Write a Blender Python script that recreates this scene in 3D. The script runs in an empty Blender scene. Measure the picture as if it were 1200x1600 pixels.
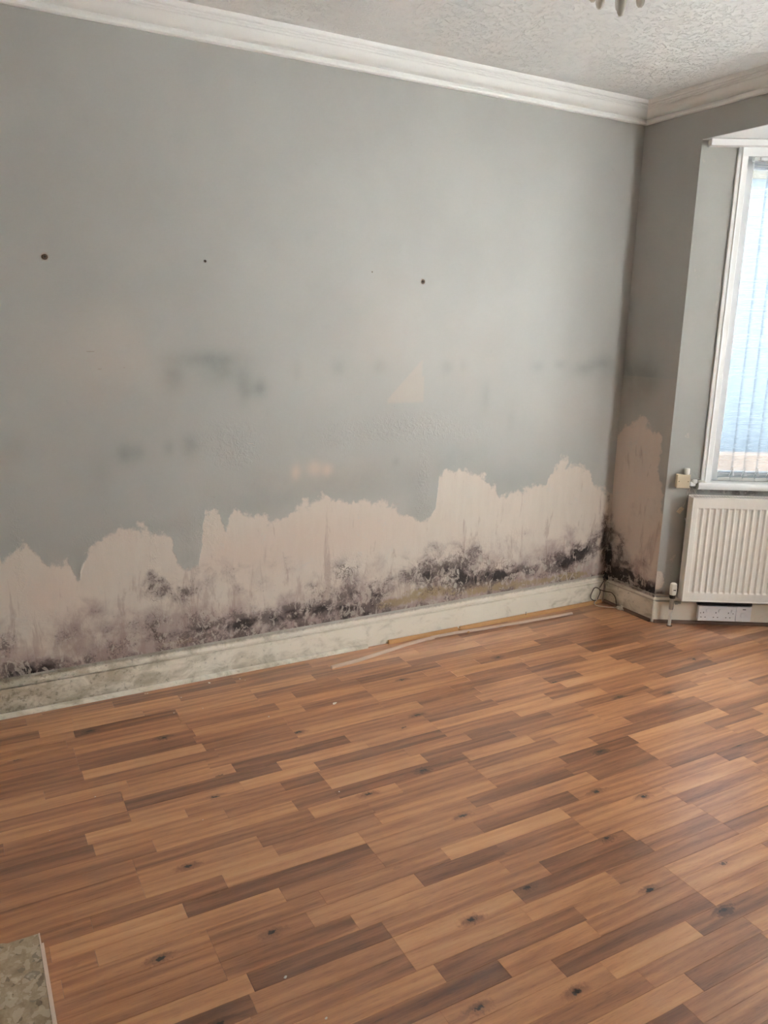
import bpy, bmesh, math, random
import numpy as np
from mathutils import Matrix, Vector

# ---------------------------------------------------------------- camera
SC = bpy.context.scene
COL = SC.collection
CAM_POS = Vector((3.3366, -3.3739, 1.6))
PITCH, ROLL, YAW, FPX = 0.2324, 0.0215, 1.0667, 1236.67
cd = bpy.data.cameras.new('camera')
cam = bpy.data.objects.new('camera', cd); COL.objects.link(cam)
fw = Vector((-math.sin(YAW)*math.cos(PITCH), math.cos(YAW)*math.cos(PITCH), -math.sin(PITCH)))
rt = fw.cross(Vector((0, 0, 1))).normalized(); up = rt.cross(fw)
R_ = rt*math.cos(ROLL)+up*math.sin(ROLL); U_ = -rt*math.sin(ROLL)+up*math.cos(ROLL)
cam.matrix_world = Matrix(((R_.x, U_.x, -fw.x, CAM_POS.x), (R_.y, U_.y, -fw.y, CAM_POS.y), (R_.z, U_.z, -fw.z, CAM_POS.z), (0, 0, 0, 1)))
cd.sensor_fit = 'VERTICAL'; cd.sensor_height = 32.0; cd.lens = FPX*32.0/1600.0
cd.clip_start = 0.02; cd.clip_end = 200
SC.camera = cam
# ---------------------------------------------------------------- sky, exposure
w = bpy.data.worlds.new('overcast_sky'); SC.world = w; w.use_nodes = True
nt = w.node_tree; nt.nodes.clear()
wo = nt.nodes.new('ShaderNodeOutputWorld'); bg = nt.nodes.new('ShaderNodeBackground')
tc = nt.nodes.new('ShaderNodeTexCoord'); sx = nt.nodes.new('ShaderNodeSeparateXYZ')
mr = nt.nodes.new('ShaderNodeMapRange'); mr.inputs['From Min'].default_value = -0.1; mr.inputs['From Max'].default_value = 0.7
mx = nt.nodes.new('ShaderNodeMix'); mx.data_type = 'RGBA'
mx.inputs[6].default_value = (1.0, 0.985, 0.97, 1); mx.inputs[7].default_value = (0.95, 0.97, 1.0, 1)
nt.links.new(tc.outputs['Generated'], sx.inputs[0]); nt.links.new(sx.outputs['Z'], mr.inputs['Value'])
nt.links.new(mr.outputs[0], mx.inputs[0]); nt.links.new(mx.outputs[2], bg.inputs['Color'])
bg.inputs['Strength'].default_value = 27.0
nt.links.new(bg.outputs[0], wo.inputs[0])
sd_ = bpy.data.lights.new('bounce_sun', 'SUN'); sd_.energy = 95.0; sd_.angle = 0.03; sd_.color = (1.0, .98, .96)   # added behind the house: paving bounce lifts the ceiling; never enters the room
bounce_sun = bpy.data.objects.new('bounce_sun', sd_); COL.objects.link(bounce_sun)
bounce_sun.rotation_euler = Vector((.12, -.5, .86)).to_track_quat('Z', 'Y').to_euler()
SC.view_settings.view_transform = 'Standard'; SC.view_settings.look = 'None'
SC.view_settings.gamma = 1.0; SC.view_settings.use_curve_mapping = False
SC.view_settings.exposure = 0.52
SC.cycles.max_bounces = 9; SC.cycles.diffuse_bounces = 6; SC.cycles.transparent_max_bounces = 10
SC.cycles.use_adaptive_sampling = True; SC.cycles.adaptive_threshold = 0.06
SC.cycles.sample_clamp_indirect = 150.0
SC.cycles.use_denoising = True

# ---------------------------------------------------------------- helpers
random.seed(4); RNG = np.random.default_rng(7)
MATS = {}


class NT:
    """short-hand for building a node material"""
    def __init__(s, name):
        s.m = bpy.data.materials.new(name); s.m.use_nodes = True
        s.t = s.m.node_tree; s.t.nodes.clear()
        s.out = s.n('ShaderNodeOutputMaterial'); MATS[name] = s.m
    def n(s, kind, **kw):
        o = s.t.nodes.new(kind)
        for k, v in kw.items(): setattr(o, k, v)
        return o
    def L(s, a, b): s.t.links.new(a, b)
    def put(s, sock, v):
        if isinstance(v, bpy.types.NodeSocket): s.L(v, sock)
        elif v is not None:
            if hasattr(sock.default_value, '__len__'):
                v = tuple(v) if hasattr(v, '__len__') else (v,)*len(sock.default_value)
                if len(sock.default_value) == 4 and len(v) == 3: v = v+(1.0,)
            sock.default_value = v
    def pos(s): return s.n('ShaderNodeNewGeometry').outputs['Position']
    def obj(s): return s.n('ShaderNodeTexCoord').outputs['Object']
    def math(s, op, a, b=None, c=None, clamp=False):
        o = s.n('ShaderNodeMath', operation=op, use_clamp=clamp)
        s.put(o.inputs[0], a)
        if b is not None: s.put(o.inputs[1], b)
        if c is not None: s.put(o.inputs[2], c)
        return o.outputs[0]
    def attr(s, name):
        return s.n('ShaderNodeAttribute', attribute_name=name).outputs['Fac']
    def scale(s, v, sc, loc=(0, 0, 0)):
        o = s.n('ShaderNodeMapping'); s.L(v, o.inputs[0]); s.put(o.inputs['Scale'], sc); s.put(o.inputs['Location'], loc)
        return o.outputs[0]
    def noise(s, v, scale, detail=3, rough=0.55, dist=0.0):
        o = s.n('ShaderNodeTexNoise'); s.L(v, o.inputs['Vector'])
        o.inputs['Scale'].default_value = scale; o.inputs['Detail'].default_value = detail
        o.inputs['Roughness'].default_value = rough; o.inputs['Distortion'].default_value = dist
        return o.outputs[0]
    def vor(s, v, scale, feature='F1', out='Distance'):
        o = s.n('ShaderNodeTexVoronoi', feature=feature); s.L(v, o.inputs['Vector']); o.inputs['Scale'].default_value = scale
        return o.outputs[out]
    def mr(s, v, a, b, c=0.0, d=1.0, smooth=True):
        o = s.n('ShaderNodeMapRange', interpolation_type='SMOOTHSTEP' if smooth else 'LINEAR')
        s.put(o.inputs[0], v)
        for i, x in enumerate((a, b, c, d)): s.put(o.inputs[i+1], x)
        return o.outputs[0]
    def mix(s, f, a, b, blend='MIX'):
        o = s.n('ShaderNodeMix', data_type='RGBA', blend_type=blend)
        s.put(o.inputs[0], f); s.put(o.inputs[6], a); s.put(o.inputs[7], b)
        return o.outputs[2]
    def ramp(s, v, stops):
        o = s.n('ShaderNodeValToRGB'); s.L(v, o.inputs[0]); e = o.color_ramp.elements
        e[0].position, e[0].color = stops[0][0], tuple(stops[0][1])+(1,)
        e[1].position, e[1].color = stops[-1][0], tuple(stops[-1][1])+(1,)
        for p_, c_ in stops[1:-1]:
            k = e.new(p_); k.color = tuple(c_)+(1,)
        return o.outputs[0]
    def bump(s, h, strength=0.3, dist=0.002, normal=None):
        o = s.n('ShaderNodeBump'); s.L(h, o.inputs['Height']); o.inputs['Strength'].default_value = strength
        o.inputs['Distance'].default_value = dist
        if normal is not None: s.L(normal, o.inputs['Normal'])
        return o.outputs[0]
    def bsdf(s, col, rough=0.5, metal=0.0, normal=None, spec=0.5, trans=0.0, ior=1.5, coat=0.0, coatr=0.1, sub=0.0):
        o = s.n('ShaderNodeBsdfPrincipled')
        s.put(o.inputs['Base Color'], col); s.put(o.inputs['Roughness'], rough); s.put(o.inputs['Metallic'], metal)
        s.put(o.inputs['Specular IOR Level'], spec); s.put(o.inputs['Transmission Weight'], trans); s.put(o.inputs['IOR'], ior)
        s.put(o.inputs['Coat Weight'], coat); s.put(o.inputs['Coat Roughness'], coatr)
        if normal is not None: s.L(normal, o.inputs['Normal'])
        return o.outputs[0]
    def done(s, sh):
        s.L(sh, s.out.inputs[0]); return s.m


def plain(name, col, rough=0.5, metal=0.0, bump=0.0, var=0.06, scale=30.0, spec=0.5):
    t = NT(name); v = t.obj()
    n = t.noise(v, scale, 4)
    c2 = tuple(max(0, x*(1-var*2)) for x in col)
    c = t.mix(t.mr(n, .35, .7), col, c2)
    nm = t.bump(t.noise(v, scale*4, 3), bump, .001) if bump else None
    return t.done(t.bsdf(c, rough, metal, nm, spec))


def link(name, me, mat=None, parent=None, loc=None, rotz=None):
    o = bpy.data.objects.new(name, me); COL.objects.link(o)
    if mat is not None and me is not None:
        if len(me.materials) == 0: me.materials.append(mat)
    if parent is not None: o.parent = parent
    if loc is not None: o.location = loc
    if rotz is not None: o.rotation_euler = (0, 0, rotz)
    return o


def tag(o, label=None, cat=None, group=None, kind=None):
    if label: o['label'] = label
    if cat: o['category'] = cat
    if group: o['group'] = group
    if kind: o['kind'] = kind
    return o


def empty(name, loc=(0, 0, 0), rotz=0.0, parent=None):
    o = bpy.data.objects.new(name, None); COL.objects.link(o)
    o.location = loc; o.rotation_euler = (0, 0, rotz); o.empty_display_size = .05
    if parent: o.parent = parent
    return o


class MB:
    """collects boxes, tubes, lathes and sweeps; build() links them as one mesh object"""
    def __init__(s): s.bm = bmesh.new()
    def box(s, x0, x1, y0, y1, z0, z1, bev=0.0, seg=2, rot=None):
        b = bmesh.new(); bmesh.ops.create_cube(b, size=1.0)
        bmesh.ops.scale(b, vec=(abs(x1-x0), abs(y1-y0), abs(z1-z0)), verts=b.verts)
        if bev: bmesh.ops.bevel(b, geom=list(b.edges), offset=bev, segments=seg, profile=.5, affect='EDGES')
        if rot is not None: bmesh.ops.transform(b, matrix=rot.to_4x4(), verts=b.verts)
        bmesh.ops.translate(b, vec=((x0+x1)/2, (y0+y1)/2, (z0+z1)/2), verts=b.verts)
        s.add(b); return s
    def add(s, b, M=None):
        if M is not None: bmesh.ops.transform(b, matrix=M, verts=b.verts)
        me = bpy.data.meshes.new('tmp'); b.to_mesh(me); b.free(); s.bm.from_mesh(me); bpy.data.meshes.remove(me)
    def lathe(s, prof, seg=24, M=None, axis_loc=(0, 0, 0)):
        b = bmesh.new(); rings = []
        for r, z in prof:
            if r < 1e-6: rings.append([b.verts.new((0, 0, z))])
            else: rings.append([b.verts.new((r*math.cos(2*math.pi*i/seg), r*math.sin(2*math.pi*i/seg), z)) for i in range(seg)])
        for a, c in zip(rings, rings[1:]):
            for i in range(seg):
                j = (i+1) % seg
                if len(a) == 1 and len(c) > 1: b.faces.new((a[0], c[j], c[i]))
                elif len(c) == 1 and len(a) > 1: b.faces.new((a[i], a[j], c[0]))
                elif len(a) > 1: b.faces.new((a[i], a[j], c[j], c[i]))
        if len(rings[0]) > 1: b.faces.new(rings[0][::-1])
        if len(rings[-1]) > 1: b.faces.new(rings[-1])
        bmesh.ops.recalc_face_normals(b, faces=b.faces)
        bmesh.ops.translate(b, vec=(0, 0, 0), verts=b.verts)
        M2 = Matrix.Translation(axis_loc) @ (M or Matrix.Identity(4))
        s.add(b, M2); return s
    def tube(s, pts, r, seg=10, taper=None):
        pts = [Vector(p) for p in pts]; b = bmesh.new(); rings = []; n = len(pts)
        t0 = (pts[1]-pts[0]).normalized(); ref = Vector((0, 0, 1)) if abs(t0.z) < .9 else Vector((1, 0, 0))
        nrm = t0.cross(ref).normalized()
        for i, p in enumerate(pts):
            t = (pts[min(i+1, n-1)]-pts[max(i-1, 0)]).normalized()
            nrm = (nrm-t*nrm.dot(t)).normalized(); bi = t.cross(nrm)
            rr = r if taper is None else r*taper[i]
            rings.append([b.verts.new(p+(nrm*math.cos(2*math.pi*k/seg)+bi*math.sin(2*math.pi*k/seg))*rr) for k in range(seg)])
        for a, c in zip(rings, rings[1:]):
            for k in range(seg): b.faces.new((a[k], a[(k+1) % seg], c[(k+1) % seg], c[k]))
        b.faces.new(rings[0][::-1]); b.faces.new(rings[-1])
        bmesh.ops.recalc_face_normals(b, faces=b.faces); s.add(b); return s
    def extrude(s, prof, p0, p1, outward, up=(0, 0, 1), cap=True, m0=0.0, m1=0.0):
        """profile [(o,z)] swept from p0 to p1; m0/m1 mitre: shift along the run per unit of o"""
        p0, p1 = Vector(p0), Vector(p1); o = Vector(outward); u = Vector(up); d = (p1-p0).normalized()
        b = bmesh.new()
        A = [b.verts.new(p0+o*a+u*z+d*(m0*a)) for a, z in prof]
        B = [b.verts.new(p1+o*a+u*z+d*(m1*a)) for a, z in prof]
        n = len(prof)
        for i in range(n): b.faces.new((A[i], A[(i+1) % n], B[(i+1) % n], B[i]))
        if cap: b.faces.new(A[::-1]); b.faces.new(B)
        bmesh.ops.recalc_face_normals(b, faces=b.faces); s.add(b); return s
    def mesh(s, name, smooth=None):
        me = bpy.data.meshes.new(name); s.bm.to_mesh(me); s.bm.free()
        if smooth is not None:
            me.polygons.foreach_set('use_smooth', [True]*len(me.polygons))
            try: me.set_sharp_from_angle(angle=math.radians(smooth))
            except Exception: pass
        me.update(); return me
    def build(s, name, mat, parent=None, smooth=None, loc=None, rotz=None):
        return link(name, s.mesh(name, smooth), mat, parent, loc, rotz)


def crv(pts, k=8):
    """Catmull-Rom through points"""
    P = [Vector(p) for p in pts]; P = [P[0]*2-P[1]]+P+[P[-1]*2-P[-2]]; o = []
    for i in range(1, len(P)-2):
        for j in range(k):
            t = j/k; a, b, c, d = P[i-1:i+3]
            o.append(.5*((2*b)+(c-a)*t+(2*a-5*b+4*c-d)*t*t+(3*b-a-3*c+d)*t**3))
    o.append(P[-2]); return o

# ---------------------------------------------------------------- measured layout (metres; corner of the two walls = origin)
PAINT_EDGE=[(-3.254, 0.667), (-3.195, 0.686), (-3.158, 0.714), (-3.11, 0.663), (-3.082, 0.619), (-3.031, 0.653), (-2.989, 0.62), (-2.977, 0.55), (-2.939, 0.636), (-2.892, 0.691), (-2.814, 0.715), (-2.762, 0.726), (-2.696, 0.73), (-2.63, 0.703), (-2.582, 0.669), (-2.552, 0.564), (-2.526, 0.526), (-2.462, 0.538), (-2.448, 0.64), (-2.432, 0.783), (-2.388, 0.802), (-2.36, 0.753), (-2.342, 0.657), (-2.316, 0.758), (-2.28, 0.775), (-2.242, 0.765), (-2.197, 0.716), (-2.105, 0.692), (-2.035, 0.709), (-1.99, 0.772), (-1.938, 0.789), (-1.879, 0.793), (-1.803, 0.768), (-1.752, 0.776), (-1.616, 0.741), (-1.48, 0.739), (-1.442, 0.689), (-1.346, 0.624), (-1.263, 0.649), (-1.219, 0.709), (-1.215, 0.814), (-1.168, 0.859), (-1.106, 0.874), (-0.969, 0.865), (-0.903, 0.798), (-0.814, 0.725), (-0.715, 0.724), (-0.584, 0.742), (-0.501, 0.768), (-0.49, 0.85), (-0.419, 0.874), (-0.296, 0.851), (-0.195, 0.804), (-0.141, 0.714), (-0.031, 0.659)]
MOULD=[(-3.149, 0.191, 0.148, 0.025, 1.1), (-3.251, 0.27, 0.059, 0.069, 0.7), (-2.994, 0.284, 0.154, 0.071, 0.35), (-2.647, 0.297, 0.17, 0.045, 0.45), (-2.39, 0.226, 0.312, 0.028, 1.0), (-2.11, 0.229, 0.198, 0.039, 0.55), (-1.945, 0.365, 0.047, 0.019, 0.7), (-2.64, 0.459, 0.044, 0.038, 0.95), (-2.694, 0.476, 0.024, 0.035, 0.6), (-2.536, 0.414, 0.04, 0.03, 0.9), (-2.763, 0.448, 0.021, 0.017, 0.4), (-2.91, 0.399, 0.104, 0.057, 0.3), (-2.201, 0.458, 0.256, 0.156, 0.28), (-2.47, 0.494, 0.146, 0.12, 0.3), (-2.673, 0.528, 0.011, 0.023, 1), (-1.734, 0.417, 0.078, 0.059, 0.9), (-1.747, 0.263, 0.18, 0.061, 0.75), (-1.607, 0.231, 0.111, 0.051, 0.75), (-1.354, 0.397, 0.097, 0.062, 0.75), (-1.278, 0.321, 0.079, 0.053, 0.8), (-1.018, 0.368, 0.105, 0.08, 0.8), (-1.127, 0.339, 0.09, 0.09, 0.95), (-0.916, 0.264, 0.153, 0.052, 1.0), (-1.226, 0.488, 0.048, 0.028, 0.5), (-0.596, 0.268, 0.212, 0.054, 0.65), (-0.331, 0.295, 0.123, 0.071, 0.75), (-0.187, 0.359, 0.121, 0.055, 0.75), (-0.078, 0.413, 0.051, 0.071, 0.85), (-0.032, 0.497, 0.021, 0.179, 1.0), (-0.241, 0.311, 0.151, 0.047, 0.65), (-0.631, 0.488, 0.091, 0.03, 0.35), (-0.961, 0.457, 0.128, 0.036, 0.4), (0.002, 0.245, 0.021, 0.123, 1.5), (-1.524, 0.314, 0.229, 0.051, 0.35), (-1.979, 0.25, 0.275, 0.033, 0.45), (-0.778, 0.263, 0.18, 0.037, 0.6)]
OCHRE=[(-1.274, 0.24, 0.12, 0.032, 0.9), (-0.968, 0.216, 0.173, 0.033, 0.8), (-1.496, 0.207, 0.114, 0.021, 0.9), (-0.263, 0.193, 0.126, 0.02, 0.9), (-0.608, 0.194, 0.236, 0.019, 0.8), (-2.538, 0.193, 0.117, 0.012, 0.7), (-1.138, 0.312, 0.061, 0.036, 0.4), (-0.799, 0.248, 0.134, 0.03, 0.4)]
DAMP=[(-2.548, 1.368, 0.035, 0.042, 0.8), (-2.329, 1.398, 0.08, 0.054, 0.7), (-2.438, 1.441, 0.11, 0.021, 0.35), (-2.236, 1.317, 0.026, 0.05, 0.8), (-2.166, 1.313, 0.027, 0.034, 0.85), (-2.755, 1.058, 0.028, 0.032, 0.8), (-2.701, 1.06, 0.021, 0.027, 0.5), (-2.573, 1.075, 0.016, 0.027, 0.5), (-2.486, 1.075, 0.028, 0.041, 0.8), (-2.383, 1.446, 0.141, 0.027, 0.4), (-1.785, 1.402, 0.026, 0.029, 0.45), (-1.568, 1.406, 0.031, 0.03, 0.5), (-1.99, 1.389, 0.015, 0.04, 0.3), (-1.19, 1.404, 0.026, 0.022, 0.5), (-1.094, 1.407, 0.015, 0.019, 0.3), (-0.617, 1.401, 0.03, 0.02, 0.6), (-0.465, 1.413, 0.031, 0.017, 0.6), (-0.304, 1.385, 0.056, 0.035, 0.7), (-0.2, 1.416, 0.057, 0.035, 0.6), (-0.123, 1.373, 0.058, 0.089, 0.6), (-0.948, 1.251, 0.02, 0.066, 0.3), (-0.774, 1.112, 0.021, 0.068, 0.25), (-1.468, 0.944, 0.015, 0.013, 0.5), (-3.173, 1.107, 0.045, 0.05, 0.25), (-2.85, 0.984, 0.03, 0.066, 0.3), (-1.945, 0.86, 0.302, 0.076, 0.45), (-1.677, 0.845, 0.213, 0.07, 0.5), (-1.167, 0.915, 0.159, 0.067, 0.3), (-0.75, 0.783, 0.176, 0.071, 0.4), (-2.628, 0.732, 0.166, 0.034, 0.35), (-2.508, 0.617, 0.034, 0.088, 0.5), (-3.019, 0.651, 0.149, 0.041, 0.35), (-2.974, 0.591, 0.015, 0.041, 0.4), (-1.31, 0.677, 0.058, 0.051, 0.5), (-2.196, 0.791, 0.155, 0.045, 0.35), (-3.203, 0.727, 0.069, 0.052, 0.35), (-1.352, 0.78, 0.045, 0.133, 0.25)]
PINK=[(-2.823, 1.446, 0.226, 0.151, 0.5), (-1.554, 1.563, 0.21, 0.207, 0.4), (-1.814, 0.896, 0.312, 0.077, 0.5), (-1.743, 0.606, 0.399, 0.13, 0.6), (-3.055, 0.492, 0.174, 0.138, 0.5), (-2.261, 0.557, 0.25, 0.122, 0.45), (-1.999, 0.93, 0.016, 0.027, 1.6), (-1.906, 0.942, 0.026, 0.027, 1.6), (-1.84, 0.931, 0.02, 0.021, 1.6), (-2.766, 1.596, 0.049, 0.074, 0.3), (-1.038, 1.444, 0.159, 0.192, 0.3), (-0.337, 1.166, 0.238, 0.179, 0.3)]
BLISTER=[(-2.337, 1.09, 0.102, 0.056, 1), (-2.281, 1.016, 0.059, 0.029, 1), (-1.782, 1.077, 0.101, 0.042, 0.9), (-1.543, 1.111, 0.143, 0.037, 0.9), (-1.29, 1.116, 0.153, 0.038, 1), (-1.057, 1.074, 0.121, 0.033, 0.6), (-1.305, 0.842, 0.023, 0.116, 0.8), (-1.3, 0.693, 0.027, 0.034, 1.3), (-1.879, 0.762, 0.1, 0.031, 0.4), (-2.661, 0.607, 0.014, 0.232, 0.8), (-2.674, 0.317, 0.016, 0.089, 0.6), (-2.434, 0.697, 0.072, 0.073, 0.6), (-2.762, 0.718, 0.133, 0.028, 0.6), (-3.187, 0.646, 0.012, 0.213, 0.5), (-2.109, 0.35, 0.013, 0.192, 0.4), (-0.975, 0.326, 0.261, 0.091, 1.1), (-1.179, 0.318, 0.164, 0.089, 1.1), (-0.3, 0.314, 0.149, 0.079, 0.9), (-0.64, 0.486, 0.137, 0.037, 0.4), (-3.17, 0.399, 0.072, 0.027, 0.4), (-1.741, 0.428, 0.088, 0.066, 0.8), (-2.845, 0.85, 0.025, 0.041, 0.5)]
TRI_PATCH=[(-1.532, 1.237), (-1.332, 1.445), (-1.32, 1.228)]
RET_EDGE=[(-0.029, 0.978), (0.003, 1.008), (0.047, 1.058), (0.115, 1.095), (0.173, 1.13), (0.213, 1.106), (0.25, 1.065), (0.3, 1.068)]
RET_SIDE=[(1.013, 0.307), (0.951, 0.315), (0.854, 0.31), (0.804, 0.33), (0.756, 0.358), (0.67, 0.374), (0.635, 0.379)]
RET_MOULD=[(0.014, 0.273, 0.015, 0.135, 1.6), (0.033, 0.385, 0.025, 0.115, 0.9), (0.075, 0.376, 0.02, 0.076, 0.8), (0.14, 0.218, 0.077, 0.057, 0.85), (0.1, 0.343, 0.025, 0.076, 0.7), (0.162, 0.29, 0.024, 0.053, 0.8), (0.273, 0.344, 0.018, 0.033, 0.9), (0.268, 0.19, 0.136, 0.03, 0.9), (0.093, 0.184, 0.074, 0.046, 1.1), (0.364, 0.181, 0.062, 0.022, 0.8), (0.215, 0.22, 0.139, 0.045, 0.5), (-0.003, 0.552, 0.015, 0.095, 0.5)]
RET_DAMP=[(0.025, 1.356, 0.095, 0.089, 0.9), (0.15, 1.311, 0.082, 0.104, 0.9), (0.216, 1.333, 0.045, 0.051, 0.6), (-0.01, 1.443, 0.048, 0.05, 0.5), (0.294, 1.011, 0.035, 0.104, 0.5), (0.073, 1.163, 0.094, 0.071, 0.5)]
JOINTS={0: [(-2.877, 0.5, 0.25, 0)], 2: [(-3.181, 0.25, 0.6, 0), (-2.004, 0.62, 0.35, 0)], 3: [(-3.059, 0.5, 0.2, 0)], 5: [(-3.075, 0.45, 0.5, 1), (-1.215, 0.55, 0.3, 0)], 6: [(-3.082, 0.35, 0.35, 1), (-2.165, 0.62, 0.3, 0)], 8: [(-3.074, 0.35, 0.65, 0), (-0.702, 0.3, 0.55, 0)], 9: [(-3.21, 0.6, 0.3, 0), (-2.601, 0.45, 0.35, 1), (-1.698, 0.6, 0.35, 0), (-1.392, 0.35, 0.5, 0), (-0.571, 0.55, 0.28, 0)], 10: [(-2.943, 0.62, 0.5, 0), (-0.848, 0.3, 0.6, 0), (-0.176, 0.3, 0.5, 0)], 11: [(-2.975, 0.4, 0.45, 1), (-2.576, 0.62, 0.25, 0), (-2.108, 0.22, 0.5, 0), (-1.006, 0.4, 0.65, 0)], 13: [(-2.981, 0.4, 0.55, 0), (-2.299, 0.62, 0.25, 0), (-1.372, 0.4, 0.62, 0), (-0.877, 0.6, 0.45, 0)], 14: [(-3.12, 0.35, 0.6, 0), (-2.46, 0.45, 0.25, 0), (-1.668, 0.5, 0.25, 0), (-1.242, 0.25, 0.45, 0)], 16: [(-2.937, 0.4, 0.7, 0), (-2.465, 0.55, 0.35, 0), (-1.762, 0.25, 0.65, 0)], 1: [(-2.612, 0.6, 0.4, 0), (-1.414, 0.55, 0.5, 0)], 4: [(-2.66, 0.45, 0.55, 0), (-2.155, 0.55, 0.28, 0), (-0.789, 0.55, 0.3, 0)], 7: [(-2.273, 0.4, 0.55, 0), (-1.848, 0.45, 0.55, 0), (-1.365, 0.6, 0.35, 0)], 12: [(-2.422, 0.2, 0.6, 0), (-1.147, 0.6, 0.35, 0), (-0.112, 0.4, 0.6, 0)], 17: [(-3.006, 0.5, 0.4, 1), (-2.433, 0.4, 0.6, 0), (-1.782, 0.5, 0.3, 0), (-1.377, 0.35, 0.6, 0), (-0.986, 0.55, 0.25, 0), (-0.57, 0.28, 0.6, 0), (-0.178, 0.6, 0.35, 0)], 19: [(-3.015, 0.5, 0.65, 1), (-2.249, 0.4, 0.72, 0), (-1.778, 0.35, 0.4, 0), (-1.082, 0.2, 0.65, 0)], 15: [(-1.912, 0.68, 0.25, 0), (-0.433, 0.3, 0.5, 0)], 21: [(-2.926, 0.65, 0.25, 0), (-1.871, 0.5, 0.6, 0), (-1.421, 0.6, 0.3, 0)], 18: [(-3.012, 0.4, 0.4, 1), (-2.638, 0.72, 0.4, 0), (-1.239, 0.6, 0.22, 0)], 20: [(-2.791, 0.35, 0.7, 0), (-0.408, 0.22, 0.55, 0)], 22: [(-3.172, 0.45, 0.6, 0), (-2.661, 0.68, 0.4, 0), (-1.097, 0.45, 0.3, 0), (-0.566, 0.3, 0.55, 0)], 24: [(-2.28, 0.62, 0.28, 0), (-0.794, 0.6, 0.4, 0)], 27: [(-2.863, 0.25, 0.5, 0), (-2.455, 0.5, 0.62, 0), (-2.059, 0.6, 0.25, 0), (-1.547, 0.3, 0.6, 0), (-1.227, 0.3, 0.5, 1)], 23: [(-2.904, 0.5, 0.45, 0), (-2.145, 0.45, 0.65, 0)], 25: [(-2.526, 0.4, 0.6, 0), (-2.017, 0.65, 0.45, 0)], 26: [(-1.909, 0.5, 0.3, 0)], 29: [(-2.412, 0.6, 0.3, 0), (-1.946, 0.3, 0.5, 0), (-1.582, 0.45, 0.6, 1)], 31: [(-2.132, 0.55, 0.22, 0), (-1.573, 0.3, 0.55, 1)], 30: [(-2.256, 0.25, 0.55, 0), (-1.579, 0.45, 0.6, 1)], 28: [(-1.757, 0.6, 0.35, 0)], 32: [(-1.704, 0.6, 0.35, 0)], 34: [(-1.856, 0.62, 0.35, 0)], 33: [(-1.545, 0.5, 0.6, 0)]}
FLAKES=[(-1.137, 0.294, 0.057), (-1.074, 0.329, 0.05), (-1.02, 0.404, 0.042), (-0.928, 0.385, 0.06), (-0.871, 0.356, 0.052), (-1.182, 0.389, 0.048), (-1.269, 0.4, 0.035), (-1.086, 0.252, 0.05), (-0.965, 0.307, 0.034), (-0.317, 0.393, 0.068), (-0.218, 0.234, 0.081), (-0.156, 0.257, 0.061), (-1.244, 0.466, 0.032), (-0.078, 0.227, 0.073)]
KNOTS=[(1.414, -1.989, 1), (1.822, -2.235, 1.3), (0.413, -1.65, 0.8), (0.403, -1.09, 0.8), (0.65, -2.264, 1), (1.248, -2.868, 0.9), (1.569, -3.029, 0.8), (1.608, -1.348, 1), (1.511, -1.48, 0.9), (1.31, -1.271, 1), (1.116, -1.961, 1), (0.996, -0.861, 0.7), (0.854, -0.212, 0.7), (2.072, -2.386, 0.9), (2.146, -2.141, 1.2), (2.146, -2.274, 1.2), (1.809, -2.429, 1.3), (1.963, -1.697, 0.8), (2.12, -1.573, 1), (1.79, -2.017, 0.6), (1.725, -1.638, 0.8), (1.983, -1.4, 0.4), (0.806, -1.867, 0.4), (0.739, -1.757, 0.9), (0.456, -2.755, 1), (0.272, -3.002, 0.7), (0.935, -2.692, 0.5), (1.159, -2.212, 0.8), (1.524, -0.744, 0.6), (1.064, -0.622, 0.7), (1.828, -2.953, 0.5), (0.751, -1.021, 0.6), (1.613, -2.74, 0.6)]
CEIL = 2.742; HEAD = 2.52; RX = 3.75; RY = -3.78
BA = 0.38; TH = 1.0407; BL = 0.95; CT, ST = math.cos(TH), math.sin(TH)
WF = -0.006          # face of the long wall
BAYR = RX-BA         # right-hand side of the bay opening
BY = BL*ST; BX0 = BA+BL*CT; BX1 = BAYR-BL*CT

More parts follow.
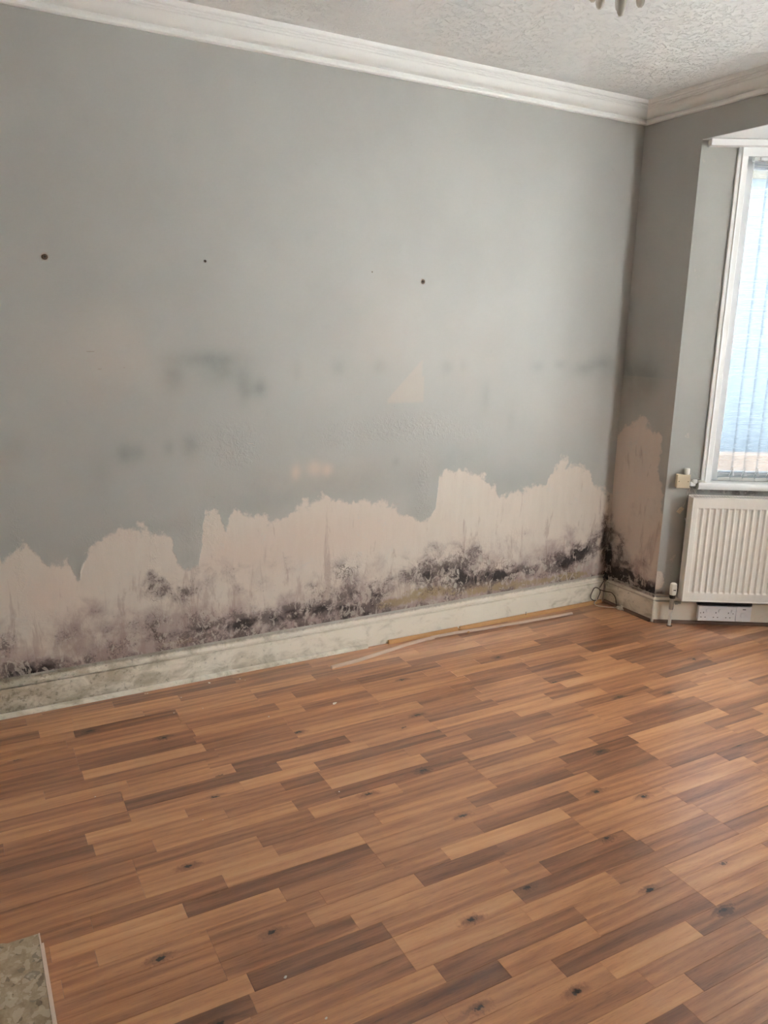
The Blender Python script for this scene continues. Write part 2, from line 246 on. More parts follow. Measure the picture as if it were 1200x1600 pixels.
# ---------------------------------------------------------------- materials
def wall_material():
    t = NT('damp_painted_plaster'); p = t.pos()
    loss, mould, ochre = t.attr('loss'), t.attr('mould'), t.attr('ochre')
    mould = t.math('MULTIPLY', mould, t.mr(t.noise(p, 13, 4, .6, .6), .34, .62, .30, 1.25))
    damp, pink, blist, low, tri = t.attr('damp'), t.attr('pink'), t.attr('blister'), t.attr('low'), t.attr('tri')
    nA = t.noise(p, 9, 5, .6, .3); nB = t.noise(p, 45, 4, .65); nC = t.noise(p, 140, 1, .6); nS = t.noise(p, 2.2, 3)
    pv = t.scale(p, (1, 1, .22)); nV = t.noise(pv, 26, 5, .62)
    # grey paint, slightly uneven
    grey = t.mix(t.mr(nS, .3, .7), (.432, .426, .398), (.406, .399, .372))
    grey = t.mix(t.math('MULTIPLY', damp, t.mr(nA, .25, .75, .55, 1.0), clamp=True), grey, (.275, .285, .262))
    sd = t.math('SUBTRACT', loss, 1.0)
    sd = t.math('ADD', sd, t.math('MULTIPLY', t.math('SUBTRACT', nA, .5), .22))
    sd = t.math('ADD', sd, t.math('MULTIPLY', t.math('SUBTRACT', nB, .5), .06))
    bare = t.mr(sd, -.016, .016)
    band = t.math('MULTIPLY', t.mr(sd, -.22, -.01), .35)
    grey = t.mix(t.math('MULTIPLY', band, t.mr(nA, .3, .7, .3, 1)), grey, (.375, .388, .355))
    grey = t.mix(t.math('MULTIPLY', pink, .30, clamp=True), grey, (.68, .52, .41))
    grey = t.mix(t.math('MULTIPLY', tri, .35), grey, (.56, .46, .37))
    cream = t.mix(t.mr(nV, .35, .7), (.640, .570, .495), (.615, .545, .472))
    cream = t.mix(t.mr(pink, 0.0, .8, 0, .5), cream, (.62, .47, .39))
    lowm = t.math('ADD', low, t.math('ADD', t.math('MULTIPLY', t.math('SUBTRACT', nA, .5), 1.5), t.math('MULTIPLY', t.math('SUBTRACT', t.noise(p, 4, 4, .6, .5), .5), 1.6)))
    cream = t.mix(t.mr(lowm, .40, 1.15, 0, .90), cream, (.385, .300, .272))
    rust = t.mr(t.math('ADD', t.noise(pv, 14, 4, .7, .5), t.math('MULTIPLY', low, .14)), .60, .72, 0, .45)
    cream = t.mix(rust, cream, (.33, .235, .20))
    # remnants of skimmed paint inside the bare zone
    rem = t.math('MULTIPLY', t.mr(t.noise(p, 13, 4, .68, .6), .63, .66), t.mr(low, .25, .8, .65, .2))
    cream = t.mix(t.math('MULTIPLY', rem, .5), cream, (.56, .54, .50))
    col = t.mix(bare, grey, cream)
    # ochre salts
    oc = t.mr(t.math('ADD', ochre, t.math('MULTIPLY', t.math('SUBTRACT', nB, .5), 1.4)), .35, .8, 0, .75)
    col = t.mix(oc, col, (.335, .255, .125))
    # mould: wash, patches, specks
    col = t.mix(t.math('MULTIPLY', t.mr(t.math('ADD', mould, t.math('MULTIPLY', t.math('SUBTRACT', nA, .5), .9)), .15, 1.0), .60), col, (.235, .180, .170))
    nF = t.noise(p, 100, 5, .78, .5); mould = t.math('ADD', mould, t.math('MULTIPLY', t.mr(low, .35, 1.0), t.mr(t.noise(p, 6, 4, .6), .40, .65, .10, .55)))
    pat = t.mr(t.math('ADD', t.math('MULTIPLY', mould, .50), t.math('ADD', t.math('MULTIPLY', t.math('SUBTRACT', nF, .5), 1.7), t.math('MULTIPLY', t.math('SUBTRACT', nA, .5), 1.1))), .36, .68, 0, .72)
    col = t.mix(pat, col, (.115, .092, .088))
    strong = t.mr(t.math('ADD', mould, t.math('MULTIPLY', t.math('SUBTRACT', nB, .5), .8)), 1.40, 1.95, 0, .85)
    col = t.mix(strong, col, (.030, .024, .024))
    isl = t.math('MULTIPLY', t.mr(t.noise(t.scale(p, (1, 1, .7)), 26, 5, .62, 1.2), .555, .585), t.mr(mould, .25, .7))
    col = t.mix(t.math('MULTIPLY', isl, .72), col, (.50, .435, .375))
    wp = t.n('ShaderNodeVectorMath', operation='ADD'); t.L(p, wp.inputs[0])
    wn = t.n('ShaderNodeTexNoise'); t.L(p, wn.inputs['Vector']); wn.inputs['Scale'].default_value = 30
    ws = t.n('ShaderNodeVectorMath', operation='SCALE'); t.L(wn.outputs['Color'], ws.inputs[0]); ws.inputs['Scale'].default_value = .05
    t.L(ws.outputs[0], wp.inputs[1])
    crack = t.math('MULTIPLY', t.mr(t.vor(wp.outputs[0], 24, 'DISTANCE_TO_EDGE'), .045, .015), t.mr(t.math('ADD', t.math('MULTIPLY', blist, .6), t.math('MULTIPLY', mould, .35)), .30, .65))
    crack = t.math('MULTIPLY', crack, t.math('MULTIPLY', bare, t.mr(t.noise(p, 11, 3), .46, .56)))
    col = t.mix(t.math('MULTIPLY', crack, .75), col, (.10, .075, .062))
    spk = t.math('MULTIPLY', t.mr(t.vor(t.scale(p, (1, 1, 1)), 46), .20, .12), t.mr(t.noise(p, 17, 3), .60, .66))
    spk = t.math('MULTIPLY', spk, t.mr(low, .30, .95, 0, .7))
    col = t.mix(spk, col, (.10, .07, .06))
    # relief
    h = t.math('ADD', t.math('MULTIPLY', bare, -.6), t.math('MULTIPLY', nC, .12))
    bl = t.math('MULTIPLY', blist, t.mr(t.noise(p, 55, 3, .6, .8), .48, .60))
    h = t.math('ADD', h, t.math('MULTIPLY', bl, 1.4))
    h = t.math('ADD', h, t.math('MULTIPLY', t.mr(t.math('ADD', mould, nB), .8, 1.5), t.math('MULTIPLY', nF, 1.2)))
    h = t.math('ADD', h, t.math('MULTIPLY', nV, .35)); h = t.math('ADD', h, t.math('SUBTRACT', t.math('MULTIPLY', isl, .9), t.math('MULTIPLY', crack, 1.2)))
    nm = t.bump(h, .55, .0022)
    return t.done(t.bsdf(col, t.mix(bare, (.55,)*3, (.85,)*3), 0, nm, .35))


def skirting_material():
    t = NT('mouldy_gloss_skirting_paint'); p = t.pos(); g = t.attr('grime')
    n1 = t.noise(t.scale(p, (1, 1, 1.8)), 9, 7, .66, .5); n2 = t.noise(p, 50, 5, .7); n3 = t.noise(p, 3, 2)
    col = t.mix(t.mr(n3, .3, .7), (.83, .775, .67), (.78, .715, .60))
    col = t.mix(t.mr(t.math('ADD', n1, t.math('MULTIPLY', g, .42)), .62, .98, 0, .78), col, (.350, .300, .200))
    col = t.mix(t.mr(t.math('ADD', n2, t.math('MULTIPLY', g, .25)), .72, .88, 0, .6), col, (.15, .125, .085))
    col = t.mix(t.mr(t.noise(p, 25, 6, .7), .66, .72, 0, .4), col, (.72, .70, .66))
    sz = t.n('ShaderNodeSeparateXYZ'); t.L(p, sz.inputs[0])
    col = t.mix(t.math('MULTIPLY', t.mr(t.math('ADD', sz.outputs['Z'], t.math('MULTIPLY', n2, .03)), .157, .178), .55), col, (.12, .10, .085))
    return t.done(t.bsdf(col, .42, 0, t.bump(t.math('ADD', n2, n1), .25, .001), .45))


def wood_floor_material():
    t = NT('oak_laminate_strip'); p = t.pos(); tone, seed = t.attr('tone'), t.attr('seed')
    off = t.n('ShaderNodeCombineXYZ'); t.L(t.math('MULTIPLY', seed, 3.7), off.inputs[0]); t.L(t.math('MULTIPLY', seed, 11.3), off.inputs[1]); t.L(seed, off.inputs[2])
    va = t.n('ShaderNodeVectorMath', operation='ADD'); t.L(p, va.inputs[0]); t.L(off.outputs[0], va.inputs[1]); q = va.outputs[0]
    # knot of this strip
    s = t.n('ShaderNodeSeparateXYZ'); t.L(p, s.inputs[0])
    dx = t.math('MULTIPLY', t.math('SUBTRACT', s.outputs[0], t.attr('kx')), 90.0)
    dy = t.math('MULTIPLY', t.math('SUBTRACT', s.outputs[1], t.attr('ky')), 42.0)
    d = t.math('SQRT', t.math('ADD', t.math('MULTIPLY', dx, dx), t.math('MULTIPLY', dy, dy)))
    ks = t.attr('ks')
    d = t.math('ADD', d, t.math('MULTIPLY', t.math('SUBTRACT', t.noise(q, 110, 4), .5), 2.2))
    core = t.math('MULTIPLY', t.mr(d, .75, .25), t.mr(ks, 0, .6))
    halo = t.math('MULTIPLY', t.mr(d, 2.4, .5), t.mr(ks, 0, 1.2))
    q2 = t.n('ShaderNodeVectorMath', operation='ADD'); t.L(q, q2.inputs[0])
    cx = t.n('ShaderNodeCombineXYZ'); t.L(t.math('MULTIPLY', halo, .02), cx.inputs[0]); t.L(cx.outputs[0], q2.inputs[1])
    q = q2.outputs[0]
    fine = t.noise(t.scale(q, (120, 5, 1)), 1.0, 5, .68, .6)
    pores = t.noise(t.scale(q, (420, 26, 1)), 1.0, 2, .5)
    broad = t.noise(t.scale(q, (16, 1.6, 1)), 1.0, 3, .6, .8)
    rings = t.n('ShaderNodeTexWave', wave_type='BANDS', bands_direction='X')
    t.L(t.scale(q, (1, .09, 1)), rings.inputs[0]); rings.inputs['Scale'].default_value = 8; rings.inputs['Distortion'].default_value = 9.0
    rings.inputs['Detail'].default_value = 2.5; rings.inputs['Detail Scale'].default_value = 1.6
    v = t.math('ADD', tone, t.math('MULTIPLY', t.math('SUBTRACT', broad, .5), .62))
    v = t.math('ADD', v, t.math('MULTIPLY', t.math('SUBTRACT', fine, .5), .36))
    v = t.math('ADD', v, t.math('MULTIPLY', t.math('SUBTRACT', rings.outputs['Fac'], .5), .13))
    v = t.math('SUBTRACT', v, t.math('MULTIPLY', t.mr(pores, .56, .70), .10))
    v = t.math('SUBTRACT', v, t.math('MULTIPLY', halo, .30))
    col = t.ramp(v, [(0, (.120, .052, .030)), (.22, (.270, .114, .060)), (.42, (.465, .204, .097)), (.62, (.665, .320, .150)), (.85, (.780, .425, .205))])
    hue = t.mr(t.noise(t.scale(q, (1, 1, 1)), 1.1, 1), .35, .65)
    col = t.mix(t.math('MULTIPLY', hue, .30), col, t.mix(.5, col, (.34, .175, .105)))
    col = t.mix(core, col, (.030, .020, .016))
    ro = t.noise(p, 5, 5, .6, .5); ro2 = t.noise(p, 60, 3)
    rough = .28
    h = t.math('ADD', t.math('MULTIPLY', fine, .5), t.math('MULTIPLY', t.mr(pores, .56, .7), -.6))
    return t.done(t.bsdf(col, rough, 0, t.bump(h, .10, .0004), .7, coat=.5, coatr=.2))


def ceiling_material():
    t = NT('textured_ceiling_paper'); p = t.pos()
    a = t.noise(p, 26, 5, .62, 2.2); b = t.noise(t.scale(p, (1, .45, 1)), 60, 4, .6, 1.2); c = t.noise(p, 1.3, 2)
    col = t.mix(t.mr(c, .3, .7), (.88, .88, .86), (.85, .85, .83))
    h = t.math('ADD', t.mr(a, .5, .66, 0, 1.0), t.math('MULTIPLY', b, .6))
    return t.done(t.bsdf(col, .8, 0, t.bump(h, .8, .006), .2))


def painted(name, col, rough=.35, dirt=.0, bump=.05, scale=20):
    t = NT(name); p = t.obj(); n = t.noise(p, scale, 5, .62); n2 = t.noise(p, 3, 2)
    c = t.mix(t.mr(n2, .3, .7), col, tuple(x*.96 for x in col))
    c = t.mix(t.mr(n, .60, .80, 0, dirt), c, tuple(x*.45 for x in col))
    return t.done(t.bsdf(c, rough, 0, t.bump(n, bump, .001), .5))


def marble_material():
    t = NT('breccia_marble'); p = t.pos()
    wv = t.n('ShaderNodeVectorMath', operation='ADD'); t.L(p, wv.inputs[0])
    nn = t.n('ShaderNodeTexNoise'); t.L(p, nn.inputs['Vector']); nn.inputs['Scale'].default_value = 34; nn.inputs['Detail'].default_value = 6
    sc = t.n('ShaderNodeVectorMath', operation='SCALE'); t.L(nn.outputs['Color'], sc.inputs[0]); sc.inputs['Scale'].default_value = .035
    t.L(sc.outputs[0], wv.inputs[1]); q = wv.outputs[0]
    big = t.vor(q, 30, out='Color'); small = t.vor(q, 70, out='Color')
    sb = t.n('ShaderNodeSeparateColor'); t.L(big, sb.inputs[0]); ss = t.n('ShaderNodeSeparateColor'); t.L(small, ss.inputs[0])
    base = t.ramp(t.noise(q, 30, 6, .65), [(.25, (.290, .205, .125)), (.5, (.460, .350, .230)), (.75, (.620, .510, .370))])
    c = t.mix(t.mr(ss.outputs[0], .62, .70, 0, .6), base, (.640, .540, .410))
    c = t.mix(t.mr(ss.outputs[1], .86, .90, 0, .55), c, (.10, .075, .05))
    clast = t.math('MULTIPLY', t.mr(sb.outputs[0], .76, .80), t.mr(t.vor(q, 30), .55, .30))
    c = t.mix(t.math('MULTIPLY', clast, .85), c, (.720, .640, .510))
    c = t.mix(t.mr(t.noise(p, 75, 3), .72, .75, 0, .9), c, (.04, .03, .025))
    return t.done(t.bsdf(c, .33, 0, t.bump(t.noise(p, 80, 4), .08, .001), .5))


def slat_material(name='sheer_voile_slat', lo=.36, hi=.56, w=(.46, .50, .54), g=(.36, .40, .45)):
    t = NT(name); p = t.obj()
    thr = t.noise(t.scale(p, (3, 3, 160)), 1.0, 3, .7, .4)
    col = t.mix(t.mr(thr, .35, .7), w, g)
    dif = t.n('ShaderNodeBsdfDiffuse'); t.put(dif.inputs[0], col)
    trl = t.n('ShaderNodeBsdfTranslucent'); t.put(trl.inputs[0], col)
    tr = t.n('ShaderNodeBsdfTransparent')
    a = t.n('ShaderNodeMixShader'); a.inputs[0].default_value = .62; t.L(dif.outputs[0], a.inputs[1]); t.L(trl.outputs[0], a.inputs[2])
    b = t.n('ShaderNodeMixShader'); t.L(t.mr(thr, .3, .75, lo, hi), b.inputs[0]); t.L(tr.outputs[0], b.inputs[1]); t.L(a.outputs[0], b.inputs[2])
    return t.done(b.outputs[0])


def glass_material():
    t = NT('window_glass'); fr = t.n('ShaderNodeFresnel'); fr.inputs[0].default_value = 1.45
    tr = t.n('ShaderNodeBsdfTransparent'); tr.inputs[0].default_value = (.95, .97, .97, 1)
    gl = t.n('ShaderNodeBsdfGlossy'); gl.inputs['Roughness'].default_value = .01
    b = t.n('ShaderNodeMixShader'); t.L(fr.outputs[0], b.inputs[0]); t.L(tr.outputs[0], b.inputs[1]); t.L(gl.outputs[0], b.inputs[2])
    return t.done(b.outputs[0])


M_WALL = wall_material(); M_SKIRT = skirting_material(); M_WOODF = wood_floor_material(); M_CEIL = ceiling_material()
M_MARBLE = marble_material(); M_SLAT = slat_material(); M_SLAT2 = slat_material('white_fabric_slat', .80, .90, (.88, .87, .84), (.82, .81, .79)); M_GLASS = glass_material()
M_CORN = painted('white_cornice_paint', (.84, .83, .80), .5, .25, .1, 60)
M_WHITE = painted('white_gloss_woodwork', (.88, .88, .87), .3, .12, .05, 40)
M_UPVC = painted('white_window_frame', (.90, .91, .92), .28, .05, .02)
M_SILL = painted('white_window_sill', (.85, .85, .84), .25, .3, .04, 45)
M_BAYC = painted('white_bay_ceiling', (.90, .90, .89), .7, .05, .2, 80)
M_RAD = painted('cream_radiator_enamel', (.82, .785, .72), .32, .06, .02)
M_RADIN = plain('dusty_radiator_inside', (.10, .09, .08), .8)
M_CREAM = painted('aged_cream_plastic', (.600, .500, .350), .45, .35, .1, 120)
M_WPLAS = painted('white_socket_plastic', (.80, .79, .80), .3, .08, .02)
M_CAP = painted('white_valve_cap', (.80, .77, .71), .4, .15, .04, 80)
M_BLACK = plain('black_plastic', (.012, .011, .011), .45)
M_DARK = plain('dark_hole', (.006, .005, .005), .9)
M_CHROME = plain('tarnished_chrome', (.45, .44, .42), .3, 1.0, .2)
M_PIPE = painted('painted_pipe', (.72, .68, .60), .4, .3, .08, 90)
M_CORE = plain('fibreboard_core', (.050, .030, .020), .9)
M_PALE = plain('pale_bounce_paint', (.76, .75, .71), .7)  # pale finish on the unseen walls, for more bounce into the room
M_SUB = plain('subfloor', (.10, .08, .06), .9)
M_PINE = painted('varnished_pine_beading', (.56, .31, .13), .7, .5, .15, 60)
M_OLD = painted('old_grey_wood_strip', (.62, .47, .37), .9, .3, .2, 70)
M_BROWN = painted('brown_stained_beading', (.145, .082, .052), .5, .5, .2, 60)
M_CABLE = painted('grubby_white_cable', (.52, .46, .38), .5, .4, .1, 80)
M_CABLED = painted('grimy_brown_cable', (.085, .060, .045), .6, .4, .1, 80)
M_PLUG = painted('white_plug_plastic', (.62, .58, .52), .4, .3, .05, 80)
M_CHIP = painted('white_paint_chip', (.75, .72, .66), .7, .2, .2)
M_FLAKE = painted('peeling_paint_flake', (.44, .39, .34), .8, .5, .3, 120)
M_RAWPL = plain('brown_wall_plug', (.13, .075, .04), .6)
M_SCREW = plain('rusty_screw', (.05, .035, .025), .5, .6)
M_PEARL = painted('pearly_glass_drop', (.80, .77, .70), .12, .2, .02, 25)
M_BRASS = plain('antique_brass', (.22, .15, .08), .35, 1.0, .1)
M_EDGE = painted('pink_white_edging', (.86, .70, .60), .4, .2, .1, 50)
M_REND = painted('darkened_render', (.085, .110, .135), .9, .1, .2, 4)  # base darkened to hold down brightness behind the side blind
M_CREAMR = painted('darkened_cream_render', (.075, .070, .054), .9, .1, .2, 4)  # cream darkened too, so the top of the window stays dim
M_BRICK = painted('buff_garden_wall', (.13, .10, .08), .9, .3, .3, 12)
M_PAVE = painted('grey_paving', (.66, .66, .66), .9, .2, .2, 6)

# ---------------------------------------------------------------- wall grids
def gauss(U, Z, L):
    a = np.zeros_like(U)
    for u, z, su, sz, amp in L:
        a += amp*np.exp(-(((U-u)/(su*1.05+.004))**2+((Z-z)/(sz*1.05+.004))**2)*.85)
    return a


def grid_wall(name, us, zs, to3, attrs, hole=None, extra=None, label=None):
    nu, nz = len(us), len(zs)
    U, Z = np.meshgrid(us, zs, indexing='ij')
    P = np.array([to3(u, z) for u, z in zip(U.ravel(), Z.ravel())])
    idx = np.arange(nu*nz).reshape(nu, nz)
    q = np.stack([idx[:-1, :-1], idx[1:, :-1], idx[1:, 1:], idx[:-1, 1:]], -1)
    if hole:
        cu = (us[:-1]+us[1:])/2; cz = (zs[:-1]+zs[1:])/2
        CU, CZ = np.meshgrid(cu, cz, indexing='ij')
        q = q[~((CU > hole[0]) & (CU < hole[1]) & (CZ > hole[2]) & (CZ < hole[3]))]
    q = q.reshape(-1, 4)
    nfront = len(P)
    if extra is not None:      # masonry behind the plaster, in the same mesh
        me0 = extra.mesh('x'); V = np.array([v.co[:] for v in me0.vertices]); off = len(P)
        faces = [tuple(i+off for i in f.vertices) for f in me0.polygons]
        P = np.concatenate([P, V]); bpy.data.meshes.remove(me0)
    else: faces = []
    me = bpy.data.meshes.new(name); me.from_pydata(P.tolist(), [], q.tolist()+faces)
    for k, A in attrs(U, Z).items():
        at = me.attributes.new(k, 'FLOAT', 'POINT'); full = np.zeros(len(P), np.float32); full[:nfront] = A.ravel()
        at.data.foreach_set('value', full)
    me.materials.append(M_WALL); me.update()
    o = link(name, me); tag(o, label, 'wall', kind='structure'); return o


def main_attrs(U, Z):
    pe = np.array(PAINT_EDGE); h = np.interp(U, pe[:, 0], pe[:, 1], left=.78, right=pe[-1, 1])
    tri = np.array(TRI_PATCH); (ax, az), (bx, bz), (cx, cz) = tri
    e = lambda x0, z0, x1, z1: (x1-x0)*(Z-z0)-(z1-z0)*(U-x0)
    s1, s2, s3 = e(ax, az, bx, bz), e(bx, bz, cx, cz), e(cx, cz, ax, az)
    inside = ((s1 > 0) & (s2 > 0) & (s3 > 0)) | ((s1 < 0) & (s2 < 0) & (s3 < 0))
    line = np.exp(-((Z-.168)/.022)**2)*np.interp(U, [-3.4, -3.2, -2.9, -2.75, -2.5, -1.9, -1.3, -.3, 0], [.9, .8, .35, .6, .95, .8, .65, .6, .9])
    return dict(loss=np.clip(h-Z, -.4, .4)+1, mould=gauss(U, Z, MOULD)+line, ochre=gauss(U, Z, OCHRE), damp=gauss(U, Z, DAMP),
                pink=gauss(U, Z, PINK), blister=gauss(U, Z, BLISTER), low=np.clip((.62-Z)/.40, 0, 1.2), tri=inside.astype(np.float32))


us = np.linspace(RY, .0, 300); zs = np.linspace(0, CEIL, 220)
wall_left = grid_wall('wall_left', us, zs, lambda u, z: (WF, u, z), main_attrs,
                      extra=MB().box(WF-.25, WF-.002, RY-.2, .25, -.05, CEIL+.1), label='long grey wall with peeling paint and black mould above the skirting')


def ret_attrs(U, Z):
    pe = np.array(RET_EDGE); h = np.interp(U, pe[:, 0], pe[:, 1])
    rs = np.array(RET_SIDE)[::-1]; ue = np.interp(Z, np.sort(rs[:, 0]), rs[np.argsort(rs[:, 0]), 1])
    sd = np.minimum(h-Z, (ue-U)*1.5); sd = np.where(Z < .62, np.maximum(sd, .3), sd)
    line = np.exp(-((Z-.168)/.022)**2)*.5+np.exp(-(U/.014)**2)*np.clip((.60-Z)/.3, 0, 1)*.6
    return dict(loss=np.clip(sd, -.4, .4)+1, mould=gauss(U, Z, RET_MOULD)+line, ochre=U*0, damp=gauss(U, Z, RET_DAMP),
                pink=.45*(Z < 1.35), blister=gauss(U, Z, [(.1, .4, .1, .1, .6)]), low=np.clip((.75-Z)/.5, 0, 1.0)*.8, tri=U*0)


us = np.linspace(WF, BA, 42); zs = np.linspace(0, CEIL, 260)
MBx = MB().box(WF-.2, BA-.0005, .002, .25, -.05, CEIL+.1)
wall_far = grid_wall('wall_far', us, zs, lambda u, z: (u, 0.0, z), ret_attrs, extra=MBx, label='narrow damp-stained wall between the mouldy corner and the bay')


def gauss_bay(U, Z):
    flake = ((U-.012)/.030)**2+((Z-.245)/.05)**2
    rim = np.where(Z < .30, .05-np.abs(U-.0)*.9, -.4)
    return dict(loss=np.clip(1-flake, -.4, .4)*.12+1, mould=gauss(U, Z, [(.13, .72, .03, .05, .6), (.14, .3, .02, .15, .6), (.13, .21, .03, .03, .9), (.45, .765, .35, .02, .75), (.40, .755, .06, .012, .8), (.06, .17, .08, .012, .8), (.12, .80, .04, .03, .5)]),
                ochre=U*0, damp=gauss(U, Z, [(.14, .45, .05, .4, .75), (.45, .76, .4, .03, .9), (.17, .9, .012, .2, .3)]), pink=U*0, blister=gauss(U, Z, [(.05, .25, .05, .06, .8), (.15, .82, .03, .04, 1)]), low=U*0+.15, tri=U*0)


WU0, WU1, WZ0, WZ1 = .18, .775, .79, HEAD
us = np.unique(np.concatenate([np.linspace(0, WU0, 22), np.linspace(WU0, WU1, 60), np.linspace(WU1, BL, 10)]))
zs = np.unique(np.concatenate([np.linspace(0, WZ0, 90), np.linspace(WZ0, HEAD, 60)]))
bayloc = lambda u, d, z: (BA+u*CT+d*ST, u*ST-d*CT, z)
ex = MB()
for b in ((0.012, WU0, 0, HEAD-.001), (WU0, WU1, 0, WZ0), (WU1, BL, 0, HEAD-.001)):
    ex.box(b[0], b[1], .002, .2, b[2]-(.05 if b[2] == 0 else 0), b[3])
bmesh.ops.transform(ex.bm, matrix=Matrix.Translation((BA, 0, 0)) @ Matrix.Rotation(TH, 4, 'Z'), verts=ex.bm.verts)
wall_bay = grid_wall('wall_bay_left', us, zs, lambda u, z: bayloc(u, 0, z), gauss_bay, hole=(WU0, WU1, WZ0, WZ1+1), extra=ex,
                     label='angled grey bay wall around the window and the radiator')


def box_wall(name, label, boxes, loc=(0, 0, 0), rotz=0, mat=None):
    m = MB()
    for b in boxes: m.box(*b)
    o = m.build(name, mat or M_WALL, loc=loc, rotz=rotz)
    for k, v in (('loss', .5), ('mould', 0), ('ochre', 0), ('damp', 0), ('pink', 0), ('blister', 0), ('low', 0), ('tri', 0)):
        o.data.attributes.new(k, 'FLOAT', 'POINT').data.foreach_set('value', [float(v)]*len(o.data.vertices))
    return tag(o, label, 'wall', kind='structure')


box_wall('wall_header', 'grey wall above the bay opening', [(BA, BAYR, .0, .25, HEAD, CEIL+.1), (BA-.2, BAYR+.2, .25, BY+.3, HEAD, HEAD+.1)])
box_wall('wall_far_right', 'grey wall to the right of the bay', [(BAYR, RX+.2, .0, .25, -.05, CEIL+.1)])
box_wall('wall_right', 'plain unseen wall opposite the mouldy wall, made pale to bounce light', [(RX, RX+.2, RY-.2, .006, -.05, CEIL+.1)], mat=M_PALE)
box_wall('wall_back', 'plain unseen wall behind the hearth, made pale to bounce light', [(WF-.002, RX, RY-.2, RY, -.05, CEIL+.1)], mat=M_PALE)
FL = BX1-BX0
box_wall('wall_bay_front', 'low grey wall under the front bay window', [(0, FL, .0, .2, -.05, WZ0), (0, .1, 0, .2, WZ0, HEAD+.1), (FL-.1, FL, 0, .2, WZ0, HEAD+.1)], loc=(BX0, BY, 0))
box_wall('wall_bay_right', 'angled grey wall on the right of the bay', [(0, .18, .0, .2, -.05, HEAD-.001), (.775, BL, .0, .2, -.05, HEAD-.001), (.18, .775, 0, .2, -.05, WZ0)], loc=(BX1, BY, 0), rotz=-TH)

# ceiling
m = MB(); m.box(-.25, RX+.2, RY-.2, .25, CEIL, CEIL+.15)
tag(m.build('ceiling', M_CEIL), 'white textured paper ceiling of the room', 'ceiling', kind='structure')
b = bmesh.new()
pl = [(BA-.002, .001), (BAYR+.002, .001), (BX1+.1, BY+.2), (BX0-.1, BY+.2)]
lo = [b.verts.new((x, y, HEAD-.003)) for x, y in pl]; hi = [b.verts.new((x, y, HEAD-.0005)) for x, y in pl]
b.faces.new(lo[::-1]); b.faces.new(hi)
for i in range(4): b.faces.new((lo[i], lo[(i+1) % 4], hi[(i+1) % 4], hi[i]))
m = MB(); m.add(b)
tag(m.build('ceiling_bay', M_BAYC), 'smooth white ceiling of the window bay', 'ceiling', kind='structure')

# cornice: four mitred lengths
CP = [(0, CEIL), (0, 2.652), (.014, 2.652), (.021, 2.656), (.023, 2.663), (.020, 2.671), (.012, 2.674), (.010, 2.679), (.019, 2.681)]
for i in range(9):
    a = i/8*math.pi/2
    CP.append((.019+.044*math.sin(a*1.0)*.98, 2.681+.036*(1-math.cos(a))))
CP += [(.064, 2.722), (.070, 2.722), (.070, 2.712), (.076, 2.711), (.079, 2.714), (.079, 2.722), (.085, 2.722), (.085, 2.718), (.089, 2.717), (.092, 2.720), (.092, 2.728), (.098, 2.728), (.098, 2.724), (.103, 2.724), (.107, 2.729), (.109, CEIL)]
CPi = [(o, z-CEIL) for o, z in CP]
def cornice(n, p0, p1, out, label):
    o = MB().extrude(CPi, p0, p1, out, m0=1.0, m1=-1.0).build(n, M_CORN, smooth=28)
    tag(o, label, 'cornice', kind='structure')
cornice('trim_1', (WF, RY, CEIL), (WF, .006, CEIL), (1, 0, 0), 'white moulded cornice above the long mouldy wall')
cornice('trim_2', (WF, .006, CEIL), (RX, .006, CEIL), (0, -1, 0), 'white moulded cornice above the bay')
cornice('trim_3', (RX, .006, CEIL), (RX, RY, CEIL), (-1, 0, 0), 'white moulded cornice on the right wall')
cornice('trim_4', (RX, RY, CEIL), (WF, RY, CEIL), (0, 1, 0), 'white moulded cornice on the back wall')

# skirting boards
SP = [(0, 0), (.017, 0), (.017, .121), (.0080, .1225), (.0080, .1285), (.0225, .1300), (.0225, .1365), (.0150, .139), (.0090, .144), (.0085, .150), (.0115, .155), (.0135, .160), (.008, .166), (.003, .169), (0, .169)]
def skirting(name, p0, p1, out, grime, label, m0=0, m1=0, dz=0, nseg=40):
    """long board subdivided along its run so that grime can vary"""
    p0, p1 = Vector(p0), Vector(p1); o_ = Vector(out); d = (p1-p0); n = len(SP)
    V, F, G = [], [], []
    for i in range(nseg+1):
        t = i/nseg; c = p0+d*t
        mi = m0 if i == 0 else (m1 if i == nseg else 0)
        for a, z in SP:
            V.append(tuple(c+o_*(a-.006)+d.normalized()*(mi*a)+Vector((0, 0, z)))); G.append(grime(t, z))
    for i in range(nseg):
        for k in range(n): F.append((i*n+k, i*n+(k+1) % n, (i+1)*n+(k+1) % n, (i+1)*n+k))
    F.append(tuple(range(n))[::-1]); F.append(tuple(nseg*n+k for k in range(n)))
    me = bpy.data.meshes.new(name); me.from_pydata(V, [], F)
    at = me.attributes.new('grime', 'FLOAT', 'POINT'); at.data.foreach_set('value', G)
    b = bmesh.new(); b.from_mesh(me); bmesh.ops.recalc_face_normals(b, faces=b.faces); b.to_mesh(me); b.free()
    me.polygons.foreach_set('use_smooth', [True]*len(me.polygons)); me.set_sharp_from_angle(angle=math.radians(30))
    me.materials.append(M_SKIRT); return tag(link(name, me), label, 'skirting board', kind='structure')


